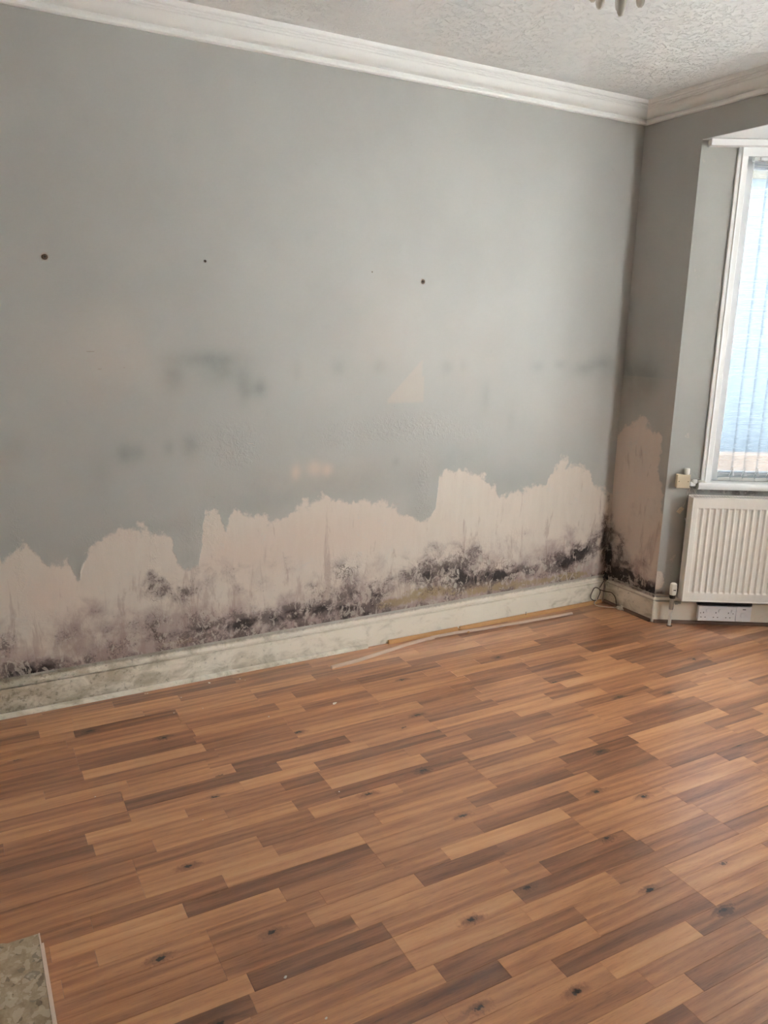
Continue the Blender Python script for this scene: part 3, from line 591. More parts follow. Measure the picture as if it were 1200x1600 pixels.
bb = skirting('baseboard_left', (WF, RY, 0), (WF, .0, 0), (1, 0, 0), lambda t, z: float(np.interp(t*3.78-3.78, [-3.3, -2.9, -2.4, -1.6, -.5, 0], [.95, .72, .5, .25, .18, .5]))+(.12 if z < .03 else 0),
              'tall cream skirting board stained green along the mouldy wall', m1=-1.0, nseg=80)
skirting('baseboard_far', (WF, .006, 0), (BA, .006, 0), (0, -1, 0), lambda t, z: float(np.interp(t, [0, .3, 1], [.95, .6, .45])),
         'short grimy skirting board right of the mouldy corner', m0=1.0, m1=.56, nseg=14)
skirting('baseboard_bay_left', (BA, .006, 0), bayloc(BL, 0, 0), (ST, -CT, 0), lambda t, z: .05, 'cream skirting board below the radiator', m0=-.56, m1=.0, nseg=20)
skirting('baseboard_right', (RX, 0, 0), (RX, RY, 0), (-1, 0, 0), lambda t, z: .1, 'cream skirting board on the right wall', nseg=6)

# ---------------------------------------------------------------- laminate floor
m = MB(); m.box(WF-.2, RX+.2, RY-.2, BY+.25, -.06, -.0095)
floor = tag(m.build('floor', M_SUB), 'reddish brown strip laminate floor with dark knots', 'floor', kind='structure')
SW, X0 = .064, .051; BLEN = 1.232
PHASE = {17: -3.012, 5: -3.078, 11: -2.975, 29: -1.578, 26: -1.229}
# tie each knot to a strip later
def y_limits(x):
    y1 = 0.0
    if x > BA: y1 = min((x-BA)*ST/CT, BY)
    if x > BX1: y1 = max(0, min(BY, (BAYR-x)*ST/CT))
    return RY, y1
def proj(P):
    d = Vector(P)-CAM_POS; z = d.dot(fw)
    if z < .2: return None
    return 600+FPX*d.dot(R_)/z, 800-FPX*d.dot(U_)/z
boards = []
kmin = -1; kmax = int((RX-X0)/SW)
for g in range(-1, kmax+1, 3):     # board rows start where (k-2)%3==0 -> k=-1,2,5...
    ks_ = [k for k in (g, g+1, g+2)]
    known = [(k, j) for k in ks_ for j in JOINTS.get(k, [])]
    if g in PHASE: ph = PHASE[g]
    else:
        best = None
        for c in np.linspace(0, BLEN, 40, endpoint=False):
            cost = 0
            for k, (y, _, _, _) in known:
                dd = abs((y-c+BLEN/2) % BLEN-BLEN/2); cost += 1.0 if .015 < dd < .13 else 0
            cost += random.random()*.3
            if best is None or cost < best[0]: best = (cost, c)
        ph = best[1]
    xa, xb = X0+g*SW, X0+(g+3)*SW
    xa = max(xa, WF+.0115); xb = min(xb, RX)
    if xb-xa < .01: continue
    ymax = max(y_limits(xa)[1], y_limits(xb)[1], y_limits((xa+xb)/2)[1])
    n0 = math.floor((RY-ph)/BLEN)
    ys = [ph+i*BLEN for i in range(n0, n0+8)]
    for ya, yb in zip(ys, ys[1:]):
        A, B_ = max(ya, RY), min(yb, ymax)
        if B_-A < .05: continue
        strips = []
        for k in ks_:
            x0, x1 = max(X0+k*SW, xa), min(X0+(k+1)*SW, xb)
            if x1-x0 < .008: continue
            jj = [j for j in JOINTS.get(k, []) if ya-.06 < j[0] < yb+.06]
            inner = [(j[0], j[1], j[2]) for j in jj if ya+.06 < j[0] < yb-.06]
            tl = next((j[2] for j in jj if abs(j[0]-ya) <= .06), None); tr_ = next((j[1] for j in jj if abs(j[0]-yb) <= .06), None)
            ed = [(ya, None, tl)]+inner+[(yb, tr_, None)]
            full = [ed[0]]
            for e in ed[1:]:
                gap = e[0]-full[-1][0]; nsp = int(round(gap/.41)) if gap > .60 else 1
                y_prev = full[-1][0]
                for q in range(1, nsp):
                    full.append((y_prev+gap*(q/nsp)+random.uniform(-.05, .05), None, None))
                full.append(e)
            for (s0, _, t0), (s1, t1, _) in zip(full, full[1:]):
                ts = [t for t in (t0, t1) if t is not None]
                tone = sum(ts)/len(ts) if ts else random.choice((.26, .33, .40, .44, .48, .5, .54, .6))+random.uniform(-.03, .03)
                lo_ = max(s0, RY)
                h0, h1 = y_limits(x0+.0003)[1], y_limits(x1-.0003)[1]
                e0, e1 = min(s1, h0), min(s1, h1)
                if min(e0, e1)-lo_ < .015:
                    if max(e0, e1)-lo_ < .03: continue
                    e0, e1 = max(e0, lo_+.002), max(e1, lo_+.002)
                strips.append((x0, x1, lo_, e0, e1, tone))
        if strips: boards.append((xa, xb, A, B_, strips))

knots = list(KNOTS)
def strip_geo(s, gap=.00012, bev=.00035):
    x0, x1, y0, e0, e1, tone = s
    x0 += gap; x1 -= gap; y0 += gap; e0 -= gap; e1 -= gap
    top = [(x0+bev, y0+bev, 0), (x1-bev, y0+bev, 0), (x1-bev, e1-bev, 0), (x0+bev, e0-bev, 0)]
    mid = [(x0, y0, -.0008), (x1, y0, -.0008), (x1, e1, -.0008), (x0, e0, -.0008)]
    bot = [(a, b_, -.002) for a, b_, _ in mid]
    V = top+mid+bot
    F = [(0, 1, 2, 3)]+[(i+4, (i+1) % 4+4, (i+1) % 4, i) for i in range(4)]+[(i+8, (i+1) % 4+8, (i+1) % 4+4, i+4) for i in range(4)]
    kn = next((k for k in knots if x0 <= k[0] <= x1 and y0 < k[1] < min(e0, e1)), None)
    if kn is None and random.random() < .05:
        kn = (random.uniform(x0, x1), random.uniform(y0, min(e0, e1)), random.uniform(.1, .35))
    return V, F, tone, random.uniform(0, 40), kn or (0, 50, 0)
def strip_mesh(name, ss):
    V, F, T, S, K = [], [], [], [], []
    for s in ss:
        v, f, tone, seed, kn = strip_geo(s); o = len(V)
        V += v; F += [tuple(i+o for i in x) for x in f]; T += [tone]*12; S += [seed]*12; K += [kn]*12
    return V, F, T, S, K
def set_attrs(me, T, S, K):
    for nme, val in (('tone', T), ('seed', S), ('kx', [k[0] for k in K]), ('ky', [k[1] for k in K]), ('ks', [k[2] for k in K])):
        me.attributes.new(nme, 'FLOAT', 'POINT').data.foreach_set('value', np.array(val, np.float32))
def score(bd):
    c = ((bd[0]+bd[1])/2, (bd[2]+bd[3])/2, 0); best = 0
    for yy in np.linspace(bd[2], bd[3], 6):
        q = proj((c[0], yy, 0))
        if q and -60 < q[0] < 1260 and q[1] < 1680: best = max(best, 1/(Vector((c[0], yy, 0))-CAM_POS).length)
    return best
boards.sort(key=lambda b_: -score(b_))
count = 0
for bd in boards:
    xa, xb, A, B_, strips = bd; vis = score(bd) > 0
    sub = vis and count+len(strips) <= 300
    # tongue-and-groove body of the board
    ex_ = max(s[3] for s in strips); x0, x1 = strips[0][0], strips[-1][1]
    V = [(x0+.0004, A+.0004, -.0088), (x1-.0004, A+.0004, -.0088), (x1-.0004, max(A+.01, min(strips[-1][4], B_))-.0004, -.0088), (x0+.0004, max(A+.01, min(max(s[3] for s in strips if s[0] == x0), B_))-.0004, -.0088)]
    V += [(a, b_, -.0019) for a, b_, _ in V]
    F = [(3, 2, 1, 0), (4, 5, 6, 7)]+[(i, (i+1) % 4, (i+1) % 4+4, i+4) for i in range(4)]
    nb = len(V); T = [0]*nb; S = [0]*nb; K = [(0, 50, 0)]*nb; mi = [0]*len(F)
    if not sub:
        v, f, t_, s_, k_ = strip_mesh('s', strips)
        V += v; F += [tuple(i+nb for i in x) for x in f]; T += t_; S += s_; K += k_; mi += [1]*len(f)
    me = bpy.data.meshes.new('laminate_board'); me.from_pydata(V, [], F); set_attrs(me, T, S, K)
    me.materials.append(M_CORE); me.materials.append(M_WOODF); me.polygons.foreach_set('material_index', mi)
    bo = link('laminate_board', me, parent=floor)
    if sub:
        for s in strips:
            v, f, t_, s_, k_ = strip_mesh('wood_strip', [s])
            sm = bpy.data.meshes.new('wood_strip'); sm.from_pydata(v, [], f); set_attrs(sm, t_, s_, k_)
            link('wood_strip', sm, M_WOODF, parent=bo)
        count += len(strips)

# ---------------------------------------------------------------- windows of the bay
def make_window(name, label, loc, rotz, u0, u1, mull, sill_u, pelmet=None):
    r = tag(empty(name, loc, rotz), label, 'window', kind='structure')
    z0, z1 = .812, HEAD-.025
    y = lambda d: -d
    m = MB()
    for s, c in ((1, u0), (-1, u1)):          # jambs with a moulded face
        m.box(c, c+s*.020, -.012, .10, z0-.01, z1, .002); m.box(c+s*.018, c+s*.026, -.018, .10, z0-.01, z1, .003)
        m.box(c+s*.026, c+s*.052, -.010, .10, z0-.01, z1, .002)
    m.box(u0, u1, -.012, .10, z1-.052, z1+.02, .002)
    m.build('window_frame', M_WHITE, r)
    m = MB(); edges = [u0+.057]+list(mull)+[u1-.057]
    zt = z1-.056
    m.box(edges[0], edges[-1], .03, .08, z0+.0, z0+.050, .004); m.box(edges[0], edges[-1], .03, .08, zt-.045, zt, .004)
    for k, e in enumerate(edges):
        if k == 0: m.box(e, e+.042, .03, .08, z0, zt, .004)
        elif k == len(edges)-1: m.box(e-.042, e, .03, .08, z0, zt, .004)
        else: m.box(e-.035, e+.035, .028, .082, z0, zt, .004)
    m.build('sash', M_UPVC, r)
    for a, c in zip(edges, edges[1:]):
        MB().box(a+.03, c-.03, .052, .056, z0+.04, zt-.035).build('glass_pane', M_GLASS, r)
    prof = [(0, -.040), (.036, -.040), (.044, -.036), (.048, -.026), (.048, -.014), (.044, -.004), (.036, 0), (-.10, 0), (-.10, -.040)]
    MB().extrude([(o, z) for o, z in prof], (sill_u[0], 0, z0), (sill_u[1], 0, z0), (0, -1, 0)).build('window_sill', M_SILL, r, smooth=35)
    if pelmet:
        MB().box(pelmet[0], pelmet[1], -.050, .006, 2.484, 2.514, .002).build('pelmet_board', M_WHITE, r)
    return r


win = make_window('window_1', 'tall white framed bay window above the radiator', (BA, 0, 0), TH, WU0, WU1+.002, [], (.158, .86), pelmet=(.031, .93))
make_window('window_2', 'wide white front window of the bay', (BX0, BY, 0), 0, .1, FL-.1, [.1+(FL-.2)/3, .1+(FL-.2)*2/3], (.02, FL-.02))
make_window('window_3', 'white window in the right side of the bay', (BX1, BY, 0), -TH, .18, .775, [], (.09, .9))

# small loose plaster crumbs where the sill meets the wall are part of the window board
m = MB()
for i in range(9):
    a = random.uniform(.150, .19); m.box(a, a+random.uniform(.004, .012), -.03-random.uniform(0, .012), -.02, .812, .812+random.uniform(.003, .009), .001, rot=Matrix.Rotation(random.uniform(-.6, .6), 3, 'Z'))
m.build('filler_crumbs', M_CHIP, win)['kind'] = 'stuff'

# vertical blinds
def make_blind(loc, rotz, label, u0, u1, mat, ang):
    vb = tag(empty('vertical_blind', loc, rotz), label, 'blind')
    MB().box(u0, u1, -.004, .026, 2.425, 2.443, .003).build('headrail', M_UPVC, vb)
    m = MB(); m.box(u0-.004, u0+.023, .0, .022, 2.441, 2.462, .002); m.tube([(u0+.030, -.006, 2.431), (u0+.038, -.006, 2.431)], .009, 14); m.build('end_bracket', M_UPVC, vb)
    V, F = [], []; wd, n = .089, 6
    for i in range(n+1):
        t = i/n-.5; V += [(t*wd, .006*(1-4*t*t), .832), (t*wd, .006*(1-4*t*t), 2.424)]
    for i in range(n): F.append((2*i, 2*i+2, 2*i+3, 2*i+1))
    sm = bpy.data.meshes.new('slat'); sm.from_pydata(V, [], F); sm.materials.append(mat)
    sm.polygons.foreach_set('use_smooth', [True]*len(sm.polygons))
    wm = MB().box(-.040, .040, -.0015, .0015, .818, .836, .001).mesh('slat_weight'); wm.materials.append(M_SLAT2)
    cent = [u0+.050+.066*i for i in range(int((u1-u0-.05)/.066))]
    cm = None
    for i, c in enumerate(cent):
        sl = link('slat', sm, None, vb, (c, .012, 0)); sl.rotation_euler = (0, 0, math.radians(ang+random.uniform(-4, 4)))
        link('slat_weight', wm, None, sl, (0, 0, 0))
        if i < len(cent)-1:
            if cm is None:
                pts = [(.02, .006, .845), (.026, .0, .866), (.033, -.002, .892), (.040, .0, .866), (.046, .006, .845)]
                cm = MB().tube(crv(pts, 4), .0011, 6).mesh('link_chain'); cm.materials.append(M_UPVC)
            link('link_chain', cm, None, vb, (c, 0, 0))
    m = MB(); m.tube([(u0, -.008, 2.43), (u0, -.008, 1.1)], .0012, 6); m.build('pull_cord', M_UPVC, vb)
    return vb
make_blind((BA, 0, 0), TH, 'sheer white vertical blind hanging inside the bay window above the radiator', .262, .735, M_SLAT, 14)
make_blind((BX0, BY, 0), 0, 'long white vertical blind added unseen at the wide front bay window to spread light', .16, FL-.16, M_SLAT2, 30)  # out-of-view blind added as a diffuser, slats angled towards the long wall
make_blind((BX1, BY, 0), -TH, 'white vertical blind added unseen in the right side of the bay to spread light', .25, .72, M_SLAT2, 82)  # added out of view, slats turned open to pass light

# ---------------------------------------------------------------- outside the side window, with unseen parts that shape the light
m = MB(); m.box(-14, 18, .6+BY, 22, -.5, -.35); m.box(-14, BA-.3, .26, .6+BY, -.5, -.35)
tag(m.build('paving', M_PAVE), 'grey paving outside the window', 'paving', kind='structure')
nb_ = tag(empty('neighbouring_house', (BA, 0, 0), TH), 'rendered house side seen through the bay window, raised to block sky', 'house')
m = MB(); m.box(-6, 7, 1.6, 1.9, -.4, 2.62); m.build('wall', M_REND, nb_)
m = MB(); m.box(-6, 7, 1.57, 1.9, 2.62, 8.0); m.build('upper_wall', M_CREAMR, nb_)  # carried far above the view to block sky over the side window
for uu in (3.4,):
    f = MB().box(uu, uu+.9, 1.55, 1.61, 1.2, 2.4, .01).build('window', M_UPVC, nb_)
    MB().box(uu+.08, uu+.82, 1.54, 1.555, 1.28, 2.32).build('pane', M_GLASS, f)
MB().box(-6.1, 7.1, 1.45, 2.0, 8.0, 8.15).build('gutter', M_UPVC, nb_)
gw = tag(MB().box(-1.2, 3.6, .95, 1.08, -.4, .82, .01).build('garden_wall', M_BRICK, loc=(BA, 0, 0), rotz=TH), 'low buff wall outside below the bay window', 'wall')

m = MB(); m.box(WF-.25, RX+3.2, RY-4, .25, CEIL+.16, 5.9); m.box(-.1, RX+.1, .25, .95, CEIL-.1, 2.95)  # unseen storey added to cast shade on the neighbouring house
tag(m.build('shade_storey', M_BRICK), 'unseen upper storey added above the room to shade the house next door', 'house', kind='structure')
# ---------------------------------------------------------------- radiator
rad = tag(empty('radiator', (BA, 0, 0), TH), 'cream ribbed panel radiator under the bay window', 'radiator')
RU0, RU1, RZ0, RZ1, RD = .118, .80, .158, .742, .095
ub = [RU0+.012]; pitch = .0333; c = RU0+.045; ul, ur = RU0+.032, RU1-.032
nrib = int((ur-ul)/pitch)
cols = [(RU0+.008, 0)]
for i in range(nrib):
    s = ul+i*pitch
    cols += [(s, 0), (s+.004, 1), (s+.0215, 1), (s+.0265, 0)]
cols += [(RU1-.008, 0)]
rows_ = [(RZ0+.006, 0), (RZ0+.048, 0), (RZ0+.056, 1), (RZ1-.066, 1), (RZ1-.058, 0), (RZ1-.006, 0)]
V, F = [], []
for u, a in cols:
    for z, b_ in rows_: V.append((u, -RD+(.0075 if a and b_ else 0), z))
nr = len(rows_)
for i in range(len(cols)-1):
    for j in range(nr-1): F.append((i*nr+j, (i+1)*nr+j, (i+1)*nr+j+1, i*nr+j+1))
me = bpy.data.meshes.new('ribbed_panel'); me.from_pydata(V, [], F)
b = bmesh.new(); b.from_mesh(me)
bmesh.ops.recalc_face_normals(b, faces=b.faces)
vv = b.faces[0].normal.y
if vv > 0: bmesh.ops.reverse_faces(b, faces=b.faces)
be = [e for e in b.edges if not e.is_boundary and abs(e.calc_face_angle(0)) > .2]
bmesh.ops.bevel(b, geom=be, offset=.0016, segments=2, affect='EDGES', profile=.5)
b.to_mesh(me); b.free(); me.materials.append(M_RAD); me.polygons.foreach_set('use_smooth', [True]*len(me.polygons)); me.set_sharp_from_angle(angle=math.radians(40))
link('ribbed_panel', me, None, rad)
MB().box(RU0+.010, RU1-.010, -RD+.010, -RD+.022, RZ0+.008, RZ1-.010, .002).build('water_channel', M_RAD, rad)
MB().box(RU0+.012, RU1-.012, -.035, -.022, RZ0+.010, RZ1-.014, .003).build('rear_panel', M_RAD, rad)
for s, c in (('l', RU0), ('r', RU1-.008)):
    MB().box(c, c+.008, -RD-.003, -.024, RZ0, RZ1-.003, .003).build('side_panel', M_RAD, rad)
m = MB(); m.box(RU0, RU1, -RD-.003, -RD+.008, RZ1-.007, RZ1, .003); m.box(RU0, RU1, -.034, -.024, RZ1-.007, RZ1, .003)
for i in range(44):
    a = RU0+.012+i*.0150; m.box(a, a+.006, -RD+.006, -.03, RZ1-.006, RZ1-.002)
m.build('top_grille', M_RAD, rad)
MB().box(RU0, RU1, -RD-.003, -RD+.008, RZ0-.001, RZ0+.007, .003).build('bottom_lip', M_RAD, rad)
for uu in (RU0+.12, RU1-.12):
    m = MB(); m.box(uu, uu+.03, -.026, .0, RZ0+.02, RZ0+.10, .001); m.build('wall_bracket', M_RAD, rad)
    MB().box(uu, uu+.03, -.026, .0, RZ1-.12, RZ1-.05, .001).build('wall_bracket', M_RAD, rad)
# valve
vx, vd = .078, -.062
val = MB().lathe([(.0, .098), (.011, .098), (.0125, .105), (.0125, .135), (.010, .148), (.0095, .168), (0, .168)], 20, axis_loc=(vx, vd, 0)).build('valve_body', M_CHROME, rad, smooth=40)
m = MB(); m.lathe([(.0, .163), (.0150, .163), (.0158, .168), (.0158, .180), (.014, .185), (0, .185)], 24, axis_loc=(vx, vd, 0)); m.build('collar', M_BLACK, val, smooth=40)
m = MB(); m.lathe([(.0, .182), (.0145, .182), (.0172, .187), (.0178, .20), (.0178, .236), (.0165, .246), (.012, .250), (0, .251)], 28, axis_loc=(vx, vd, 0))
for i in range(12):
    a = 2*math.pi*i/12; m.box(vx+.0178*math.cos(a)-.0013, vx+.0178*math.cos(a)+.0013, vd+.0178*math.sin(a)-.0013, vd+.0178*math.sin(a)+.0013, .206, .232, .0005)
m.build('valve_cap', M_CAP, val, smooth=40)
MB().box(vx-.004, vx+.009, vd-.0196, vd-.0165, .212, .216).build('setting_mark', M_DARK, val)
Mr = Matrix.Rotation(math.pi/2, 4, 'Y')
m = MB(); m.lathe([(.006, .0), (.006, .012), (.0115, .012), (.0115, .024), (.007, .024), (.007, .040), (0, .040)], 6, M=Mr, axis_loc=(vx+.008, vd, .137)); m.build('coupling_nut', M_CHROME, val)
m = MB(); m.tube([(vx, vd, .10), (vx, vd, .05), (vx-.001, vd, .0005)], .0085, 16); m.build('feed_pipe', M_PIPE, rad, smooth=60)
MB().lathe([(.0, .0005), (.016, .0005), (.014, .004), (.010, .005), (0, .005)], 20, axis_loc=(vx, vd, 0)).build('pipe_collar', M_BROWN, rad)

# ---------------------------------------------------------------- sockets on the skirting
Y0 = -.0115
sk = tag(empty('triple_socket', (BA, 0, 0), TH), 'white triple socket outlet fixed to the skirting under the radiator', 'socket')
u0, u1, z0, z1 = .236, .441, .031, .117
MB().box(u0+.003, u1-.002, Y0, Y0-.028, z0+.002, z1-.002, .002).build('back_box', M_WPLAS, sk)
fp = MB().box(u0, u1, Y0-.028, Y0-.036, z0, z1, .0025, 3).build('faceplate', M_WPLAS, sk)
for i in range(3):
    c = u0+.034+i*.0685
    MB().box(c+.006, c+.017, Y0-.036, Y0-.0415, z1-.034, z1-.016, .0015, rot=Matrix.Rotation(.12, 3, 'X')).build('rocker_switch', M_WPLAS, fp)
    m = MB(); cc = c-.006
    m.box(cc-.002, cc+.002, Y0-.0345, Y0-.0364, z0+.045, z0+.053); m.box(cc-.0145, cc-.0080, Y0-.0345, Y0-.0364, z0+.020, z0+.024); m.box(cc+.0080, cc+.0145, Y0-.0345, Y0-.0364, z0+.020, z0+.024)
    m.build('pin_holes', M_DARK, fp)['kind'] = 'stuff'
for c in (u0+.012, u1-.014):
    MB().lathe([(0, 0), (.0028, 0), (.0026, .001), (0, .0012)], 12, M=Matrix.Rotation(math.pi/2, 4, 'X'), axis_loc=(c, Y0-.036, z0+.046)).build('screw', M_SCREW, fp)
fu = tag(empty('fused_spur', (BA, 0, 0), TH), 'white square fused connection plate right of the triple socket', 'socket')
u0, u1 = .443, .527
MB().box(u0+.002, u1-.002, Y0, Y0-.026, z0+.002, z1-.001, .002).build('back_box', M_WPLAS, fu)
fp = MB().box(u0, u1, Y0-.026, Y0-.034, z0, z1, .0025, 3).build('faceplate', M_WPLAS, fu)
MB().box(u0+.035, u0+.052, Y0-.033, Y0-.0345, z1-.017, z1-.013).build('fuse_slot', M_DARK, fp)
MB().box(u0+.028, u0+.048, Y0-.034, Y0-.0365, z0+.026, z0+.052, .001).build('fuse_holder', M_WPLAS, fp)
MB().box(.232, .532, Y0-.001, Y0-.022, .1175, .134, .001).build('dark_gap_strip', M_BLACK, sk)  # black strip put in for the dark, shaded gap above the sockets

# ---------------------------------------------------------------- cream box and wires left of the sill
jb = tag(empty('junction_box', (BA, 0, 0), TH), 'square yellowed cream blanking box left of the window sill', 'box')
u0, u1, z0, z1 = .046, .113, .778, .850
MB().box(u0, u1, -.002, -.028, z0, z1, .002).build('back_box', M_CREAM, jb)
fp = MB().box(u0-.001, u1+.001, -.028, -.035, z0-.001, z1+.001, .0015).build('faceplate', M_CREAM, jb)
MB().box(u0+.004, u1-.004, -.035, -.0362, z0+.004, z1-.004, .001).build('cover_relief', M_CREAM, fp)
for c in (u0+.009, u1-.009):
    MB().lathe([(0, 0), (.0026, 0), (.0022, .001), (0, .0012)], 12, M=Matrix.Rotation(math.pi/2, 4, 'X'), axis_loc=(c, -.036, (z0+z1)/2)).build('screw', M_SCREW, fp)
cp = MB().lathe([(0, .851), (.0125, .851), (.0145, .855), (.0145, .879), (.0128, .8835), (0, .884)], 24, axis_loc=(.098, -.018, 0)).build('cable_cap', M_CAP, smooth=40, loc=(BA, 0, 0), rotz=TH)
tag(cp, 'small white round cap standing on the cream blanking box', 'cap')
# cable with connector
cb = tag(empty('telephone_lead', (BA, 0, 0), TH), 'thin cream lead dangling below the blanking box with a small block connector', 'cable')
pts = [(.112, -.020, .800), (.122, -.024, .794), (.124, -.018, .778), (.121, -.012, .755), (.113, -.010, .715), (.109, -.009, .690), (.100, -.010, .672)]
MB().tube(crv(pts, 6), .0013, 8).build('lead', M_CABLE, cb, smooth=60)
Mq = Matrix.Rotation(math.radians(-32), 3, 'Y').inverted()
m = MB(); m.box(-.010, .010, -.007, .007, -.024, .006, .0015); m.box(-.006, .012, -.005, .005, .0, .014, .001); m.box(-.003, .004, -.009, .009, -.018, -.006, .001)
bmesh.ops.transform(m.bm, matrix=Matrix.Translation((.090, -.010, .655)) @ Matrix.Rotation(math.radians(33), 4, 'Y'), verts=m.bm.verts)
m.build('connector', M_CREAM, cb)
c2 = tag(empty('loose_wires', (BA, 0, 0), TH), 'short loose white wires between the cream box and the sill end', 'cable')
for pts in ([(.114, -.03, .822), (.128, -.034, .812), (.140, -.03, .806), (.158, -.03, .806)], [(.124, -.02, .795), (.138, -.022, .775), (.153, -.024, .752), (.168, -.022, .738)],
            [(.122, -.012, .78), (.128, -.012, .75), (.126, -.012, .72), (.130, -.012, .70)]):
    MB().tube(crv(pts, 5), .0013, 8).build('wire', M_CABLE, c2, smooth=60)
m = MB(); m.box(.118, .150, -.004, -.030, .786, .812, .007, 3); m.box(.132, .160, -.006, -.026, .800, .824, .006, 3)
m.build('hardened_filler', M_SILL, c2)
tb = MB(); tb.box(-.0028, .0028, -.0018, .0018, -.011, .011, .0012)
bmesh.ops.transform(tb.bm, matrix=Matrix.Translation((.124, -.006, .597)) @ Matrix.Rotation(math.radians(-25), 4, 'Y'), verts=tb.bm.verts)
o = tb.build('wall_clip', M_WPLAS, loc=(BA, 0, 0), rotz=TH)
tag(o, 'tiny white cable clip on the wall left of the radiator edge', 'clip')

# ---------------------------------------------------------------- cable coil and plug in the corner
cc = tag(empty('coiled_cable', (0, 0, 0)), 'grimy cable looped in the mouldy corner ending in a white plug', 'cable')
ring = []
for i in range(26):
    a = 2*math.pi*i/24+1.2
    ring.append((.020+.004*math.sin(3*a), -.092+.036*math.cos(a), .062+.040*math.sin(a)))
MB().tube(ring, .0030, 8).build('cable_loop', M_CABLED, cc, smooth=60)
pts = [(.022, -.078, .026), (.030, -.105, .010), (.055, -.105, .004), (.085, -.088, .004), (.110, -.060, .004), (.135, -.030, .006)]
MB().tube(crv(pts, 8), .0032, 8).build('cable', M_CABLE, cc, smooth=60)
pts = [(.020, -.060, .085), (.040, -.030, .075), (.075, -.020, .078), (.105, -.018, .060), (.118, -.020, .035), (.135, -.028, .012)]
MB().tube(crv(pts, 8), .0026, 8).build('cable', M_CABLED, cc, smooth=60)
pts = [(.012, -.016, .170), (.016, -.022, .150), (.016, -.040, .120), (.020, -.062, .098)]
MB().tube(crv(pts, 8), .0026, 8).build('cable', M_CABLED, cc, smooth=60)
m = MB()
for i in range(9):
    x, yv, z = random.uniform(.004, .02), random.uniform(-.022, -.006), random.uniform(.145, .185)
    m.tube([(x, yv, z), (x+random.uniform(-.01, .01), yv+random.uniform(-.01, .004), z+random.uniform(-.012, .012)), (x+random.uniform(-.012, .014), yv+random.uniform(-.012, .004), z+random.uniform(-.02, .01))], .0028, 7)
m.build('taped_joint', M_BLACK, cc)['kind'] = 'stuff'
m = MB(); m.box(-.020, .020, -.010, .010, 0, .020, .006, 3); m.box(-.012, .012, -.022, -.008, .003, .018, .004, 3); m.box(-.007, .007, .008, .026, .004, .016, .004, 3)
for dx in (-.009, .009): m.box(dx-.002, dx+.002, -.036, -.020, .008, .012)
m.box(-.002, .002, -.018, -.006, .018, .034, .001)
bmesh.ops.transform(m.bm, matrix=Matrix.Translation((.158, -.024, .0008)) @ Matrix.Rotation(math.radians(62), 4, 'Z'), verts=m.bm.verts)
m.build('plug', M_PLUG, cc)

# ---------------------------------------------------------------- beading along the skirting and the loose lengths
def bead(name, pts, wd, ht, mat, label, cat='beading', z=0.0005, taper_end=False, quad=False, wall_side=None):
    """flat or quadrant moulding following floor points"""
    pts = [Vector(p) for p in pts]; V, F = [], []; n = len(pts)
    prof = [(0, 0), (wd, 0), (wd, ht*.35), (wd*.85, ht*.75), (wd*.5, ht), (0, ht)] if quad else [(0, 0), (wd, 0), (wd, ht*.7), (wd*.8, ht), (wd*.2, ht), (0, ht*.7)]
    k = len(prof)
    for i, p in enumerate(pts):
        t = (pts[min(i+1, n-1)]-pts[max(i-1, 0)]); t.z = 0; t.normalize(); s = Vector((t.y, -t.x, 0))
        for a, h in prof: V.append(tuple(p+s*(a if quad else a-wd/2)+Vector((0, 0, h+z))))
    for i in range(n-1):
        for j in range(k): F.append((i*k+j, i*k+(j+1) % k, (i+1)*k+(j+1) % k, (i+1)*k+j))
    F += [tuple(range(k))[::-1], tuple((n-1)*k+j for j in range(k))]
    me = bpy.data.meshes.new(name); me.from_pydata(V, [], F)
    b_ = bmesh.new(); b_.from_mesh(me); bmesh.ops.recalc_face_normals(b_, faces=b_.faces); b_.to_mesh(me); b_.free()
    me.attributes.new('grime', 'FLOAT', 'POINT').data.foreach_set('value', [.55]*len(me.vertices))
    o_ = link(name, me, mat); tag(o_, label, cat); return o_
FX = WF-.006+.017+.0005   # front face of the long skirting board
FX = .0115
bead('painted_beading', [(FX, RY+.02, 0), (FX, -2.6, 0), (FX, -1.62, 0)], .012, .020, M_SKIRT, 'thin cream painted beading at the foot of the stained skirting', quad=True)
bead('wooden_beading', [(FX, -1.500, 0), (FX+.001, -1.3, 0), (FX, -1.075, 0)], .017, .019, M_PINE, 'short pine beading length at the skirting, behind the loose strip', quad=True)
bead('wooden_beading', [(FX, -1.060, 0), (FX, -.6, 0), (FX, -.040, 0)], .016, .019, M_PINE, 'pine beading along the skirting running into the mouldy corner', quad=True)
bead('wooden_beading', [(.018, -.0115, 0), (BA+.0, -.0115, 0)], .013, .017, M_BROWN, 'dark brown beading under the short grimy skirting board', quad=True)
bx0, bx1 = bayloc(.004, .0115, 0), bayloc(BL-.02, .0115, 0)
bead('wooden_beading', [bx0, bx1], .013, .017, M_BROWN, 'dark brown beading under the sockets and radiator', quad=True)
ls = bead('loose_wood_strip', [(.160, -1.890, 0), (.143, -1.740, 0), (.110, -1.580, 0), (.076, -1.430, 0), (.060, -1.310, 0), (.057, -1.250, 0)], .018, .012, M_OLD,
          'old grey wooden strip lying loose on the floor, nearer the camera', 'wood strip')
bead('loose_wood_strip', [(.050, -1.262, .001), (.062, -1.10, .006), (.080, -.95, .007), (.094, -.70, .007), (.098, -.50, .005), (.094, -.335, .001)], .017, .010, M_OLD,
     'old grey wooden strip lying loose against the pine beading', 'wood strip')
m = MB(); m.box(-.035, .035, -.006, .006, 0, .012, .002)
